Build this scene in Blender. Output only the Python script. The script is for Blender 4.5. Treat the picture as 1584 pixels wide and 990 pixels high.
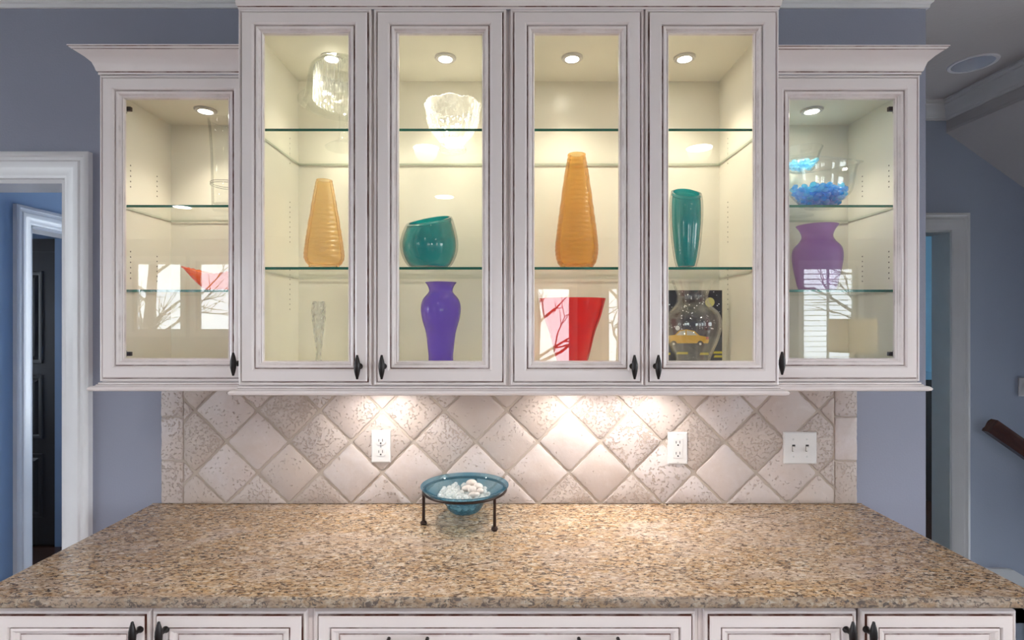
import bpy, math, random
from math import pi, sin, cos, radians
R = random.Random(7)
C = bpy.context.scene.collection
for o in list(bpy.data.objects): bpy.data.objects.remove(o)

# ---------------------------------------------------------------- camera, sky, exposure
FPX, VX, VY, HC, DW = 820.0, 788.0, 497.0, 1.552, 1.86     # focal length (px), vanishing point, eye height, distance to the back wall
cam = bpy.data.cameras.new('camera'); co = bpy.data.objects.new('camera', cam); C.objects.link(co)
co.location = (0, -DW, HC); co.rotation_euler = (pi/2, 0, 0)
cam.sensor_width = 36.0; cam.lens = 36.0*FPX/1584
cam.shift_x = (792-VX)/1584; cam.shift_y = -(495-VY)/1584
cam.clip_start = 0.05
bpy.context.scene.camera = co
W = bpy.data.worlds.new('sky'); bpy.context.scene.world = W; W.use_nodes = True
W.node_tree.nodes['Background'].inputs[0].default_value = (0.86, 0.93, 1.0, 1)
W.node_tree.nodes['Background'].inputs[1].default_value = 6.6
vs = bpy.context.scene.view_settings
bpy.context.scene.cycles.transparent_max_bounces = 40; bpy.context.scene.cycles.max_bounces = 14; bpy.context.scene.cycles.transmission_bounces = 12; bpy.context.scene.cycles.glossy_bounces = 5
vs.view_transform = 'Standard'; vs.look = 'None'; vs.exposure = 0.6; vs.gamma = 1.0; vs.use_curve_mapping = False

CAN_W, PUCK_W, UNDER_W = 60.0, 8.2, 4.0
PUCK_COL = (1.0, 0.91, 0.76)

def Y(D): return D - DW
def SX(px, D): return (px - VX)*D/FPX
def SZ(py, D): return HC - (py - VY)*D/FPX

# ---------------------------------------------------------------- materials
def mat(name):
    m = bpy.data.materials.new(name); m.use_nodes = True
    nt = m.node_tree; nt.nodes.clear()
    out = nt.nodes.new('ShaderNodeOutputMaterial')
    return m, nt, out
def nd(nt, t, ins=None, **kw):
    n = nt.nodes.new('ShaderNode'+t)
    for k, v in kw.items(): setattr(n, k, v)
    for k, v in (ins or {}).items():
        s = n.inputs[k]
        if hasattr(v, 'is_output') or isinstance(v, bpy.types.NodeSocket): nt.links.new(v, s)
        else: s.default_value = v
    return n
def c4(c): return (c[0], c[1], c[2], 1)
def coords(nt, scale=(1,1,1), rot=(0,0,0), kind='Object'):
    t = nd(nt, 'TexCoord')
    return nd(nt, 'Mapping', {'Vector': t.outputs[kind], 'Scale': scale, 'Rotation': rot}).outputs[0]
def noise(nt, vec, scale, detail=3, rough=.5, dist=0):
    return nd(nt, 'TexNoise', {'Vector': vec, 'Scale': scale, 'Detail': detail, 'Roughness': rough, 'Distortion': dist})
def ramp(nt, fac, stops):
    r = nd(nt, 'ValToRGB', {'Fac': fac}); e = r.color_ramp.elements
    while len(e) < len(stops): e.new(.5)
    for i, (p, c) in enumerate(stops):
        e[i].position = p; e[i].color = c4(c) if not isinstance(c, (int, float)) else (c, c, c, 1)
    return r.outputs[0]
def mix(nt, fac, a, b, mode='MIX'):
    n = nd(nt, 'MixRGB', {}, blend_type=mode)
    for k, v in ((0, fac), (1, a), (2, b)):
        if isinstance(v, bpy.types.NodeSocket): nt.links.new(v, n.inputs[k])
        else: n.inputs[k].default_value = v if k == 0 else c4(v)
    return n.outputs[0]
def bsdf(nt, out, color, rough=.5, bump=None, bstr=.3, bdist=.002, **kw):
    p = nd(nt, 'BsdfPrincipled', {'Roughness': rough})
    if isinstance(color, bpy.types.NodeSocket): nt.links.new(color, p.inputs['Base Color'])
    else: p.inputs['Base Color'].default_value = c4(color)
    for k, v in kw.items(): p.inputs[k.replace('_', ' ')].default_value = v
    if bump is not None:
        b = nd(nt, 'Bump', {'Height': bump, 'Strength': bstr, 'Distance': bdist}); nt.links.new(b.outputs[0], p.inputs['Normal'])
    nt.links.new(p.outputs[0], out.inputs[0]); return p
def plain(name, color, rough=.5, **kw):
    m, nt, out = mat(name)
    n = noise(nt, coords(nt), 9, 4).outputs[0]
    col = mix(nt, n, tuple(c*.94 for c in color), tuple(min(1, c*1.06) for c in color))
    bsdf(nt, out, col, rough, **kw); return m
def wallpaint(name, color, bs=.25, sc=140, rough=.7):
    m, nt, out = mat(name); v = coords(nt)
    n = noise(nt, v, sc, 3).outputs[0]; n2 = noise(nt, v, 1.3, 3).outputs[0]
    bsdf(nt, out, mix(nt, n2, tuple(c*.96 for c in color), tuple(c*1.04 for c in color)), rough, n, bs, .002); return m
def emit(name, color, strength):
    m, nt, out = mat(name); e = nd(nt, 'Emission', {'Color': c4(color), 'Strength': strength}); nt.links.new(e.outputs[0], out.inputs[0]); return m

PAINT = (.88, .80, .785); GLAZE = (.13, .040, .024)
def paint_mat(name, wear, col=PAINT):
    m, nt, out = mat(name); v = coords(nt)
    n = noise(nt, v, 14, 4, .6).outputs[0]; s = noise(nt, v, 5, 3).outputs[0]
    base = mix(nt, s, tuple(c*.97 for c in col), tuple(min(1, c*1.03) for c in col))
    fac = ramp(nt, n, wear)
    bsdf(nt, out, mix(nt, fac, base, GLAZE), .32, Coat_Weight=.15); return m
M_paint = paint_mat('cream_white_paint', [(.70, 0), (.80, .05)])
M_glaze = paint_mat('brown_glazed_groove', [(.38, .55), (.56, 1.0)])
M_glaze2 = paint_mat('light_glazed_step', [(.46, .04), (.72, .38)])
M_soft = paint_mat('faint_glaze_wash', [(.55, .0), (.90, .12)])
M_int = plain('cream_cabinet_lining', (.87, .835, .73), .28)
M_hole = plain('dark_shelf_pin_hole', (.07, .055, .04), .8)
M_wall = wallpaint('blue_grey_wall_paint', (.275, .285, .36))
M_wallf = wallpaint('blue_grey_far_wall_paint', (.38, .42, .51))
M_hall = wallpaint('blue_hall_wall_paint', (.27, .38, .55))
M_cyan = wallpaint('pale_aqua_wall_paint', (.28, .60, .80))
M_ceil = wallpaint('greige_textured_ceiling', (.50, .465, .455), 1.0, 45, .9)
M_ceilw = wallpaint('white_ceiling_paint', (.52, .505, .50), .6, 45, .9)
M_trim = plain('white_trim_enamel', (.74, .73, .745), .35)
M_trimg = plain('shaded_trim_enamel', (.68, .67, .66), .4)  # white trim copy toned down, the dimness of the far side in its colour
M_jamb = plain('grey_green_jamb_paint', (.60, .61, .59), .45)
M_black = plain('oil_rubbed_black_bronze', (.022, .018, .018), .32, Metallic=.5)
M_bronze = plain('dark_brown_bronze', (.040, .022, .017), .38, Metallic=.7)
M_plate = plain('warm_white_plastic', (.66, .635, .62), .3)
M_plastic_d = plain('dark_slot', (.03, .026, .025), .6)
M_steel = plain('steel_screw', (.6, .6, .58), .3, Metallic=.9)
M_grout = wallpaint('beige_grout', (.47, .395, .335), .6, 300, .95)
M_lens = emit('lit_puck_lens', (1, .93, .80), 30)
M_can = emit('lit_can_lens', (1, .97, .92), 22)
M_dim = plain('unlit_can_reflector', (.88, .90, .96), .22, Metallic=.75)
def shade_mat():
    m, nt, out = mat('oatmeal_linen_shade'); n = noise(nt, coords(nt), 160, 2).outputs[0]
    c = mix(nt, n, (.60, .55, .46), (.72, .66, .56))
    d = nd(nt, 'BsdfDiffuse', {'Color': c}); t = nd(nt, 'BsdfTranslucent', {'Color': c})
    nt.links.new(nd(nt, 'MixShader', {0: .45, 1: d.outputs[0], 2: t.outputs[0]}).outputs[0], out.inputs[0]); return m
M_shade = shade_mat()
M_lawn = wallpaint('winter_lawn', (.16, .17, .09), .6, 30, .95)
M_bark = plain('grey_bark', (.16, .13, .11), .9)
M_linen = plain('white_blind_slat', (.80, .82, .84), .5)
M_door = plain('dark_espresso_door_paint', (.045, .042, .040), .35)
def wood(name, a, b, scale=(2, 30, 2)):
    m, nt, out = mat(name)
    n = noise(nt, coords(nt, scale), 3, 5, .6, .6).outputs[0]
    bsdf(nt, out, ramp(nt, n, [(.3, a), (.7, b)]), .25); return m
M_wood = wood('mahogany_rail', (.040, .010, .006), (.10, .030, .016))
M_floor = wood('dark_walnut_floor', (.055, .022, .016), (.12, .055, .036), (25, 1.5, 2))

def granite(name, rough, spec, grey=0.0):
    m, nt, out = mat(name)
    v = coords(nt, (1.0, 2.1, 1.6), (0, 0, radians(-26)))
    big = noise(nt, v, 3.6, 3, .55, .6).outputs[0]
    mid = noise(nt, v, 30, 4, .6, .8).outputs[0]
    fine = noise(nt, v, 66, 4, .62, .5).outputs[0]
    dk = noise(nt, v, 70, 3, .65, .6).outputs[0]
    dk2 = noise(nt, v, 46, 4, .7, 1.2).outputs[0]
    col = ramp(nt, fine, [(.35, (.22, .125, .07)), (.45, (.50, .34, .21)), (.57, (.68, .54, .39)), (.68, (.82, .74, .62))])
    gold = ramp(nt, mid, [(.47, 0), (.64, .65)])
    col = mix(nt, gold, col, (.56, .33, .14))
    cool = ramp(nt, big, [(.50, 0), (.66, .40)])
    col = mix(nt, cool, col, (.62, .53, .48))
    brn = ramp(nt, noise(nt, v, 9, 4, .6, 1.0).outputs[0], [(.48, 0), (.68, .42)])
    col = mix(nt, brn, col, (.30, .19, .12))
    patch = nd(nt, 'Math', {0: dk, 1: nd(nt, 'Math', {0: big, 1: .22}, operation='MULTIPLY').outputs[0]}, operation='SUBTRACT').outputs[0]
    s1 = ramp(nt, patch, [(.465, 0), (.51, .95)])
    col = mix(nt, s1, col, (.045, .030, .025))
    s2 = ramp(nt, dk2, [(.535, 0), (.60, .92)])
    col = mix(nt, s2, col, (.085, .05, .035))
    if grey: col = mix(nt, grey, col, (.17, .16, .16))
    bsdf(nt, out, col, rough, Specular_IOR_Level=spec); return m
M_granite = granite('polished_beige_granite', .13, .42); M_granite_edge = granite('shaded_granite_edge', .5, .25, .42)  # edge copy greyed and darkened, its weaker light put into the colour

def tile():
    m, nt, out = mat('tumbled_travertine')
    oi = nd(nt, 'ObjectInfo').outputs['Random']
    t = nd(nt, 'TexCoord').outputs['Object']
    off = nd(nt, 'Vectors' if False else 'VectorMath', {0: t}, operation='ADD')
    cmb = nd(nt, 'CombineXYZ', {0: nd(nt, 'Math', {0: oi, 1: 31.0}, operation='MULTIPLY').outputs[0], 1: nd(nt, 'Math', {0: oi, 1: 57.0}, operation='MULTIPLY').outputs[0]}).outputs[0]
    nt.links.new(cmb, off.inputs[1]); v = off.outputs[0]
    cloud = noise(nt, v, 9, 4, .6, .5).outputs[0]
    grain = noise(nt, v, 55, 5, .65).outputs[0]
    blotch = noise(nt, v, 17, 4, .6, 1.0).outputs[0]
    r2 = nd(nt, 'Math', {0: nd(nt, 'Math', {0: oi, 1: 7.31}, operation='MULTIPLY').outputs[0]}, operation='FRACT').outputs[0]
    base = ramp(nt, oi, [(0, (.50, .425, .40)), (.35, (.61, .54, .535)), (.65, (.46, .385, .345)), (1, (.62, .56, .56))])
    col = mix(nt, ramp(nt, cloud, [(.35, .0), (.7, .55)]), base, (.49, .385, .315))
    col = mix(nt, ramp(nt, grain, [(.35, .35), (.6, 0)]), col, (.50, .41, .365))
    col = mix(nt, ramp(nt, blotch, [(.55, 0), (.72, .35)]), col, (.62, .555, .53))
    pn = noise(nt, v, 115, 2, .5, .4).outputs[0]
    dens = noise(nt, v, 14, 2).outputs[0]
    th = nd(nt, 'Math', {0: nd(nt, 'Math', {0: r2, 1: .21}, operation='MULTIPLY').outputs[0], 1: nd(nt, 'Math', {0: dens, 1: .34}, operation='MULTIPLY').outputs[0]}, operation='ADD').outputs[0]
    lvl = nd(nt, 'Math', {0: pn, 1: th}, operation='ADD').outputs[0]
    pit = ramp(nt, lvl, [(.90, 1.0), (.96, 0.0)])
    hgt = nd(nt, 'Math', {0: pit, 1: nd(nt, 'Math', {0: grain, 1: .35}, operation='MULTIPLY').outputs[0]}, operation='ADD').outputs[0]
    col = mix(nt, nd(nt, 'Math', {0: 1.0, 1: pit}, operation='SUBTRACT').outputs[0], col, (.44, .35, .30))
    bsdf(nt, out, col, .55, hgt, .8, .004); return m
M_tile = tile()

def facing5(nt, lo=.04, hi=.96, p=5):
    f = nd(nt, 'LayerWeight', {'Blend': .5}).outputs['Facing']
    q = nd(nt, 'Math', {0: f, 1: p}, operation='POWER').outputs[0]
    return f, nd(nt, 'Math', {0: q, 1: hi, 2: lo}, operation='MULTIPLY_ADD').outputs[0]
def thin_glass(name, tint=(1, 1, 1), edge=(.8, .85, .82), lo=.04, rough=0.0, bump=None, es=.72):
    m, nt, out = mat(name)
    f, fr = facing5(nt, lo)
    tc = mix(nt, ramp(nt, f, [(es, 0), (1, 1)]), tint, edge)
    tr = nd(nt, 'BsdfTransparent', {'Color': tc})
    gl = nd(nt, 'BsdfGlossy', {'Color': (1, 1, 1, 1), 'Roughness': rough})
    if bump:
        b = nd(nt, 'Bump', {'Height': noise(nt, coords(nt), bump[0], 2).outputs[0], 'Strength': bump[1], 'Distance': .004}); nt.links.new(b.outputs[0], gl.inputs['Normal'])
    ms = nd(nt, 'MixShader', {0: fr, 1: tr.outputs[0], 2: gl.outputs[0]})
    nt.links.new(ms.outputs[0], out.inputs[0]); return m
M_pane = thin_glass('clear_door_pane', (.985, .99, .98), (.9, .95, .92))
M_shelf = thin_glass('clear_shelf_glass', (.99, .997, .99), (.92, .96, .94), .03)
M_clear = thin_glass('clear_blown_glass', (.99, .993, .99), (.78, .80, .78), .05)
M_clearw = thin_glass('clear_window_pane', (.97, .98, .98), (.9, .95, .92))
M_case = thin_glass('clear_casing_glass', (.95, .965, .96), (.32, .40, .40), .06, es=.4)
M_bowl = thin_glass('clear_bowl_glass', (.985, .99, .985), (.52, .55, .52), .06, es=.55)
def shelf_edge():
    m, nt, out = mat('green_glass_edge')
    bsdf(nt, out, (.012, .165, .115), .12, Emission_Strength=0.0); return m
M_edge = shelf_edge()
M_edge2 = plain('dull_glass_edge', (.42, .46, .36), .4)
def crystal(name, k=.45, col=(1, 1, 1), bump=(60, .5), white=.25):
    m, nt, out = mat(name)
    g = nd(nt, 'BsdfGlass', {'Color': c4(col), 'Roughness': .02, 'IOR': 1.45})
    tr = nd(nt, 'BsdfTransparent', {'Color': c4(col)})
    df = nd(nt, 'BsdfTranslucent', {'Color': c4(col)})
    d2 = nd(nt, 'BsdfDiffuse', {'Color': c4(col)})
    b = nd(nt, 'Bump', {'Height': noise(nt, coords(nt), bump[0], 2).outputs[0], 'Strength': bump[1], 'Distance': .003})
    for s in (g, df, d2): nt.links.new(b.outputs[0], s.inputs['Normal'])
    a = nd(nt, 'MixShader', {0: k, 1: tr.outputs[0], 2: g.outputs[0]})
    dd = nd(nt, 'MixShader', {0: .5, 1: df.outputs[0], 2: d2.outputs[0]})
    f = nd(nt, 'MixShader', {0: white, 1: a.outputs[0], 2: dd.outputs[0]})
    nt.links.new(f.outputs[0], out.inputs[0]); return m
def cut_crystal():
    m, nt, out = mat('cut_crystal')
    vo = nd(nt, 'TexVoronoi', {'Vector': coords(nt, (1, 1, .7)), 'Scale': 75.0}).outputs['Distance']
    b = nd(nt, 'Bump', {'Height': vo, 'Strength': .8, 'Distance': .006})
    f = nd(nt, 'LayerWeight', {'Blend': .5, 'Normal': b.outputs[0]}).outputs['Facing']
    tr = nd(nt, 'BsdfTransparent', {'Color': mix(nt, ramp(nt, f, [(.5, 0), (1, 1)]), (.98, .985, .98), (.62, .63, .60))})
    d = nd(nt, 'BsdfDiffuse', {'Color': (.95, .95, .93, 1)}); t = nd(nt, 'BsdfTranslucent', {'Color': (.95, .95, .93, 1)}); g = nd(nt, 'BsdfGlossy', {'Roughness': .08})
    for q in (d, t, g): nt.links.new(b.outputs[0], q.inputs['Normal'])
    w = nd(nt, 'MixShader', {0: .5, 1: d.outputs[0], 2: t.outputs[0]})
    x = nd(nt, 'MixShader', {0: ramp(nt, f, [(.25, .03), (.75, .38)]), 1: tr.outputs[0], 2: w.outputs[0]})
    y = nd(nt, 'MixShader', {0: .10, 1: x.outputs[0], 2: g.outputs[0]})
    nt.links.new(y.outputs[0], out.inputs[0]); return m
M_crystal = cut_crystal()
M_dome = thin_glass('ribbed_clear_glass', (.975, .98, .975), (.80, .82, .80), .05, es=.55)
def colored(name, col, body=.5, trans=None, rough=.05, lo=.05, ridge=None, dark=None, grad=None):
    """tinted glass: part clear tint, part milky body colour, a sheen on top"""
    m, nt, out = mat(name)
    f, fr = facing5(nt, lo, .6)
    cb = c4(col)
    trc = trans or col
    if dark: tc = mix(nt, ramp(nt, f, [(.45, 0), (.95, 1)]), trc, dark)
    else: tc = None
    tr = nd(nt, 'BsdfTransparent', {'Color': tc if tc else c4(trc)})
    df = nd(nt, 'BsdfDiffuse', {'Color': cb}); tl = nd(nt, 'BsdfTranslucent', {'Color': cb})
    if dark:
        cc = mix(nt, ramp(nt, f, [(.5, 0), (.98, 1)]), col, dark)
        nt.links.new(cc, df.inputs[0]); nt.links.new(cc, tl.inputs[0])
    gl = nd(nt, 'BsdfGlossy', {'Color': (1, 1, 1, 1), 'Roughness': rough})
    if ridge:
        w = nd(nt, 'TexWave', {'Vector': coords(nt), 'Scale': ridge[0], 'Distortion': 1.6, 'Detail': 1.5, 'Detail Scale': 1.0}, wave_type='BANDS', bands_direction='Z')
        b = nd(nt, 'Bump', {'Height': w.outputs[1], 'Strength': ridge[1], 'Distance': .004})
        for s in (df, tl, gl): nt.links.new(b.outputs[0], s.inputs['Normal'])
    dd = nd(nt, 'MixShader', {0: .45, 1: df.outputs[0], 2: tl.outputs[0]})
    a = nd(nt, 'MixShader', {0: body, 1: tr.outputs[0], 2: dd.outputs[0]})
    ms = nd(nt, 'MixShader', {0: fr, 1: a.outputs[0], 2: gl.outputs[0]})
    nt.links.new(ms.outputs[0], out.inputs[0]); return m
M_amber = colored('pale_amber_frosted_glass', (.95, .70, .36), .22, (.99, .93, .79), .3, .03, (22, .7), (.80, .44, .10))
M_amber2 = colored('deep_amber_frosted_glass', (.90, .56, .16), .28, (.965, .87, .63), .3, .03, (22, .7), (.66, .30, .04))
M_teal = colored('teal_glass_core', (.006, .52, .54), .74, (.12, .80, .80), .25, .02, None, (.0, .17, .20))
M_purple = colored('violet_glass', (.52, .32, .98), .58, (.66, .52, .99), .03, .05, None, (.22, .10, .60))
M_lilac = colored('frosted_lilac_glass', (.68, .40, .77), .60, (.78, .62, .88), .35, .03, None, (.40, .20, .50))
M_red = colored('red_glass', (.95, .04, .02), .36, (1.0, .22, .10), .03, .05, None, (.70, .0, .02))
M_orange = colored('orange_pressed_glass', (1.0, .27, .03), .66, (1.0, .60, .22), .08, .05, (14, .6), (.85, .05, .02))
M_bluedish = colored('blue_teal_dish_glass', (.10, .38, .54), .17, (.74, .88, .93), .04, .05, None, (.05, .30, .45))
M_bead = colored('clear_glass_bead', (.98, 1, .99), .45, (.98, .99, .99), .04, .07, None, (.72, .78, .78))
M_blue = colored('blue_glass_gem', (.0, .46, .88), .58, (.28, .76, .98), .05, .06, None, (.0, .15, .55))
M_blue2 = colored('aqua_glass_gem', (.08, .66, .92), .50, (.5, .88, .98), .05, .06, None, (.0, .30, .70))
M_pale = colored('pale_aqua_gem', (.42, .82, .97), .40, (.75, .94, 1.0), .05, .06, None, (.08, .48, .85))
def stone():
    m, nt, out = mat('pale_river_stone'); v = coords(nt)
    oi = nd(nt, 'ObjectInfo').outputs['Random']
    base = ramp(nt, oi, [(0, (.62, .55, .50)), (.5, (.74, .69, .65)), (1, (.66, .55, .50))])
    n = noise(nt, v, 90, 4).outputs[0]
    bsdf(nt, out, mix(nt, ramp(nt, n, [(.4, .3), (.6, 0)]), base, (.45, .40, .37)), .65); return m
M_stone = stone()
def flat(name, c): return plain(name, c, .6)
M_night = flat('black_painted_canvas', (.012, .011, .016)); M_moon = flat('pale_yellow_paint', (.75, .70, .26)); M_star = flat('white_paint_dot', (.85, .87, .92))
M_taxi = flat('taxi_yellow_paint', (.80, .47, .02)); M_road = flat('grey_road_paint', (.07, .075, .08)); M_lane = flat('lane_yellow_paint', (.62, .53, .06)); M_tyre = flat('tyre_paint', (.03, .03, .03)); M_win = flat('pale_window_paint', (.70, .68, .60)); M_canvas_edge = flat('black_canvas_edge', (.02, .02, .022)); M_redp = flat('red_paint', (.6, .08, .04))

# ---------------------------------------------------------------- mesh helpers
def wl(o):
    from mathutils import Vector
    p = Vector((0, 0, 0))
    while o is not None: p += o.location; o = o.parent
    return p
class MB:
    def __init__(s): s.v = []; s.f = []; s.m = []
    def add(s, vs, fs, m=0):
        b = len(s.v); s.v += [tuple(p) for p in vs]
        for i, f in enumerate(fs):
            s.f.append(tuple(b+k for k in f)); s.m.append(m if isinstance(m, int) else m[i])
        return s
    def box(s, x0, x1, y0, y1, z0, z1, m=0):
        if x0 > x1: x0, x1 = x1, x0
        if y0 > y1: y0, y1 = y1, y0
        vs = [(x0,y0,z0),(x1,y0,z0),(x1,y1,z0),(x0,y1,z0),(x0,y0,z1),(x1,y0,z1),(x1,y1,z1),(x0,y1,z1)]
        return s.add(vs, [(0,3,2,1),(4,5,6,7),(0,1,5,4),(1,2,6,5),(2,3,7,6),(3,0,4,7)], m)   # faces: bottom, top, front, right, back, left
    def frame(s, x0, x1, z0, z1, y, prof):
        """sweep a moulding profile (inset, height towards the room, material) round a rectangle with mitred corners"""
        vs = []
        for (cx, cz, sx, sz) in ((x0,z0,1,1),(x1,z0,-1,1),(x1,z1,-1,-1),(x0,z1,1,-1)):
            for (u, h, *_) in prof: vs.append((cx+sx*u, y-h, cz+sz*u))
        n = len(prof); fs = []; ms = []
        for k in range(4):
            a, b = k*n, ((k+1) % 4)*n
            for i in range(n-1):
                fs.append((a+i, b+i, b+i+1, a+i+1)); ms.append(prof[i][2] if len(prof[i]) > 2 else 0)
        return s.add(vs, fs, ms)
    def path(s, pts, prof, m=None, cap=True):
        """pts: function p -> list of (x, y) path points at outward offset p ; prof: (p, z, material)"""
        n = len(prof); k = len(pts(0)); vs = []
        for (p, z, *_) in prof: vs += [(x, y, z) for x, y in pts(p)]
        fs = []; ms = []
        for i in range(n-1):
            for j in range(k-1):
                fs.append((i*k+j, i*k+j+1, (i+1)*k+j+1, (i+1)*k+j)); ms.append(prof[i][2] if len(prof[i]) > 2 else 0)
        return s.add(vs, fs, ms)
    def lathe(s, prof, cx, cy, seg=48, m=0, fx=None, sy=1.0, close=False):
        """prof (r, z) revolved about a vertical axis; fx(a, r, z) may bend each point"""
        vs = []; fs = []; n = len(prof)
        for j in range(seg):
            a = 2*pi*j/seg
            for (r, z, *_) in prof:
                rr, zz = (fx(a, r, z) if fx else (r, z))
                vs.append((cx+rr*cos(a), cy+rr*sin(a)*sy, zz))
        ms = []
        for j in range(seg):
            k = (j+1) % seg
            for i in range(n-1 if not close else n):
                i2 = (i+1) % n
                fs.append((j*n+i, k*n+i, k*n+i2, j*n+i2)); ms.append(prof[i][2] if len(prof[i]) > 2 else m)
        return s.add(vs, fs, ms)
    def tube(s, pts, r, seg=10, m=0, cap=True):
        from mathutils import Vector
        P = [Vector(p) for p in pts]; n = len(P); vs = []; fs = []
        rs = r if isinstance(r, (list, tuple)) else [r]*n
        for i in range(n):
            d = (P[min(i+1, n-1)]-P[max(i-1, 0)]).normalized()
            up = Vector((0, 0, 1)) if abs(d.z) < .9 else Vector((1, 0, 0))
            a = d.cross(up).normalized(); b = a.cross(d)
            vs += [P[i]+a*(rs[i]*cos(2*pi*k/seg))+b*(rs[i]*sin(2*pi*k/seg)) for k in range(seg)]
        for i in range(n-1):
            for k in range(seg):
                fs.append((i*seg+k, i*seg+(k+1) % seg, (i+1)*seg+(k+1) % seg, (i+1)*seg+k))
        if cap: fs += [tuple(range(seg-1, -1, -1)), tuple((n-1)*seg+k for k in range(seg))]
        return s.add(vs, fs, m)
    def prism(s, poly, y0, y1, m=0):
        """poly of (x, z) extruded from y0 to y1"""
        n = len(poly)
        vs = [(x, y0, z) for x, z in poly]+[(x, y1, z) for x, z in poly]
        fs = [tuple(range(n)), tuple(range(2*n-1, n-1, -1))]+[(i, n+i, n+(i+1) % n, (i+1) % n) for i in range(n)]
        return s.add(vs, fs, m)
    def build(s, name, mats, parent=None, loc=None, angle=35, bevel=0):
        from mathutils import Vector
        me = bpy.data.meshes.new(name)
        base = wl(parent) if parent is not None else Vector(loc or (0, 0, 0))
        me.from_pydata([tuple(Vector(v)-base) for v in s.v], [], s.f)
        for mm in (mats if isinstance(mats, (list, tuple)) else [mats]): me.materials.append(mm)
        for p, k in zip(me.polygons, s.m): p.material_index = k
        import bmesh
        bm = bmesh.new(); bm.from_mesh(me); bmesh.ops.recalc_face_normals(bm, faces=bm.faces); bm.to_mesh(me); bm.free()
        if angle:
            me.shade_smooth(); me.set_sharp_from_angle(angle=radians(angle))
        o = bpy.data.objects.new(name, me); C.objects.link(o)
        if parent is not None: o.parent = parent
        else: o.location = base
        if bevel:
            b = o.modifiers.new('bevel', 'BEVEL'); b.width = bevel; b.segments = 2; b.limit_method = 'ANGLE'
        return o
def tag(o, label=None, cat=None, group=None, kind=None):
    for k, v in (('label', label), ('category', cat), ('group', group), ('kind', kind)):
        if v: o[k] = v
    return o
def thing(name, loc, label, cat, group=None):
    o = bpy.data.objects.new(name, None); C.objects.link(o); o.location = loc; o.empty_display_size = .05
    return tag(o, label, cat, group)
def struct(name, mb, mats, **kw): return tag(mb.build(name, mats, **kw), kind='structure')
def rootstruct(name, loc):
    o = bpy.data.objects.new(name, None); C.objects.link(o); o.location = loc; o['kind'] = 'structure'; return o
def light(name, kind, loc, energy, color, rot=(0,0,0), **kw):
    l = bpy.data.lights.new(name, kind); l.energy = energy; l.color = color
    for k, v in kw.items():
        if k == 'portal': l.cycles.is_portal = v
        else: setattr(l, k, v)
    o = bpy.data.objects.new(name, l); C.objects.link(o); o.location = loc; o.rotation_euler = rot; return o

# ---------------------------------------------------------------- room shell
ZC = 2.74
XL, XR, YB = -6.6, 6.2, Y(-4.55)              # the room behind the camera
YF = Y(2.9)                                    # far wall past the end of the back wall
XE = SX(1432, DW)                              # right end of the back wall
XDL = SX(103, DW)                              # right jamb of the left doorway
XDL0 = XDL-.82; ZD = 2.05
mb = MB()
mb.box(XDL, XE, 0, .12, 0, ZC); mb.box(XDL0, XDL, 0, .12, ZD, ZC); mb.box(XL, XDL0, 0, .12, 0, ZC)
struct('wall_back', mb, M_wall, angle=0)
XH = 2.39                                      # stairwell header plane
# far wall with a doorway
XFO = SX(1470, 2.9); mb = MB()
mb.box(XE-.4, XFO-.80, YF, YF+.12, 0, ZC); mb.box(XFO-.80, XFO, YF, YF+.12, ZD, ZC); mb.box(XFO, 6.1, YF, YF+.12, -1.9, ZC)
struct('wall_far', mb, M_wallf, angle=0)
mb = MB(); mb.box(XH, XH+.1, Y(1.86), YF, 2.60, ZC-.001); struct('wall_header', mb, M_ceil, angle=0)  # wall header given the ceiling greige, its shade put into the colour
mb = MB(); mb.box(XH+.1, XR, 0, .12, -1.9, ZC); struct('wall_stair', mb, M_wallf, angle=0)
mb = MB(); mb.box(1.08, 1.2, .12, YF+.12, 0, ZC); struct('wall_closet', mb, M_wallf, angle=0)
# sloped underside of the upper stair
mb = MB(); zs = 2.583; sl = .71
mb.prism([(XH, zs), (4.2, zs-sl*(4.2-XH)), (4.2, zs+.2), (XH+.1, zs+.016), (XH, zs+.016)], .12, YF)
struct('ceiling_slope', mb, M_ceil, angle=0)
mb = MB(); mb.box(4.2, 4.3, 0, .25, -1.9, ZC); mb.box(4.2, 4.3, .9, YF+.12, -1.9, ZC); mb.box(4.2, 4.3, .25, .9, -1.9, -1.2); mb.box(4.2, 4.3, .25, .9, 1.15, ZC); mb.box(XH-.1, XH+.05, .12, YF, -1.9, -.1); mb.box(XH-.1, 4.3, 0, YF+.12, -2.0, -1.9); struct('wall_stairend', mb, M_wallf, angle=0)
# hall on the left
XHW = -2.49; DO = 2.75; mb = MB()
mb.box(XHW-.12, XHW, .12, Y(DO), 0, ZC); mb.box(XHW-.12, XHW, Y(DO), Y(DO+.85), ZD, ZC); mb.box(XHW-.12, XHW, Y(DO+.85), Y(4.6), 0, ZC)
struct('wall_hall', mb, M_hall, angle=0)
mb = MB(); mb.box(-1.3, -1.2, .12, Y(4.6), 0, ZC); mb.box(XHW, -2.35, Y(4.6), Y(4.7), 0, ZC); mb.box(-2.35, -1.45, Y(4.6), Y(4.7), 0, .5); mb.box(-2.35, -1.45, Y(4.6), Y(4.7), 2.2, ZC); mb.box(-1.45, -1.2, Y(4.6), Y(4.7), 0, ZC); struct('wall_hallend', mb, M_hall, angle=0)
mb = MB(); mb.box(-4.8, XHW-.12, Y(3.70), Y(3.80), 0, ZC); struct('wall_sideroom', mb, M_hall, angle=0)
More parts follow.
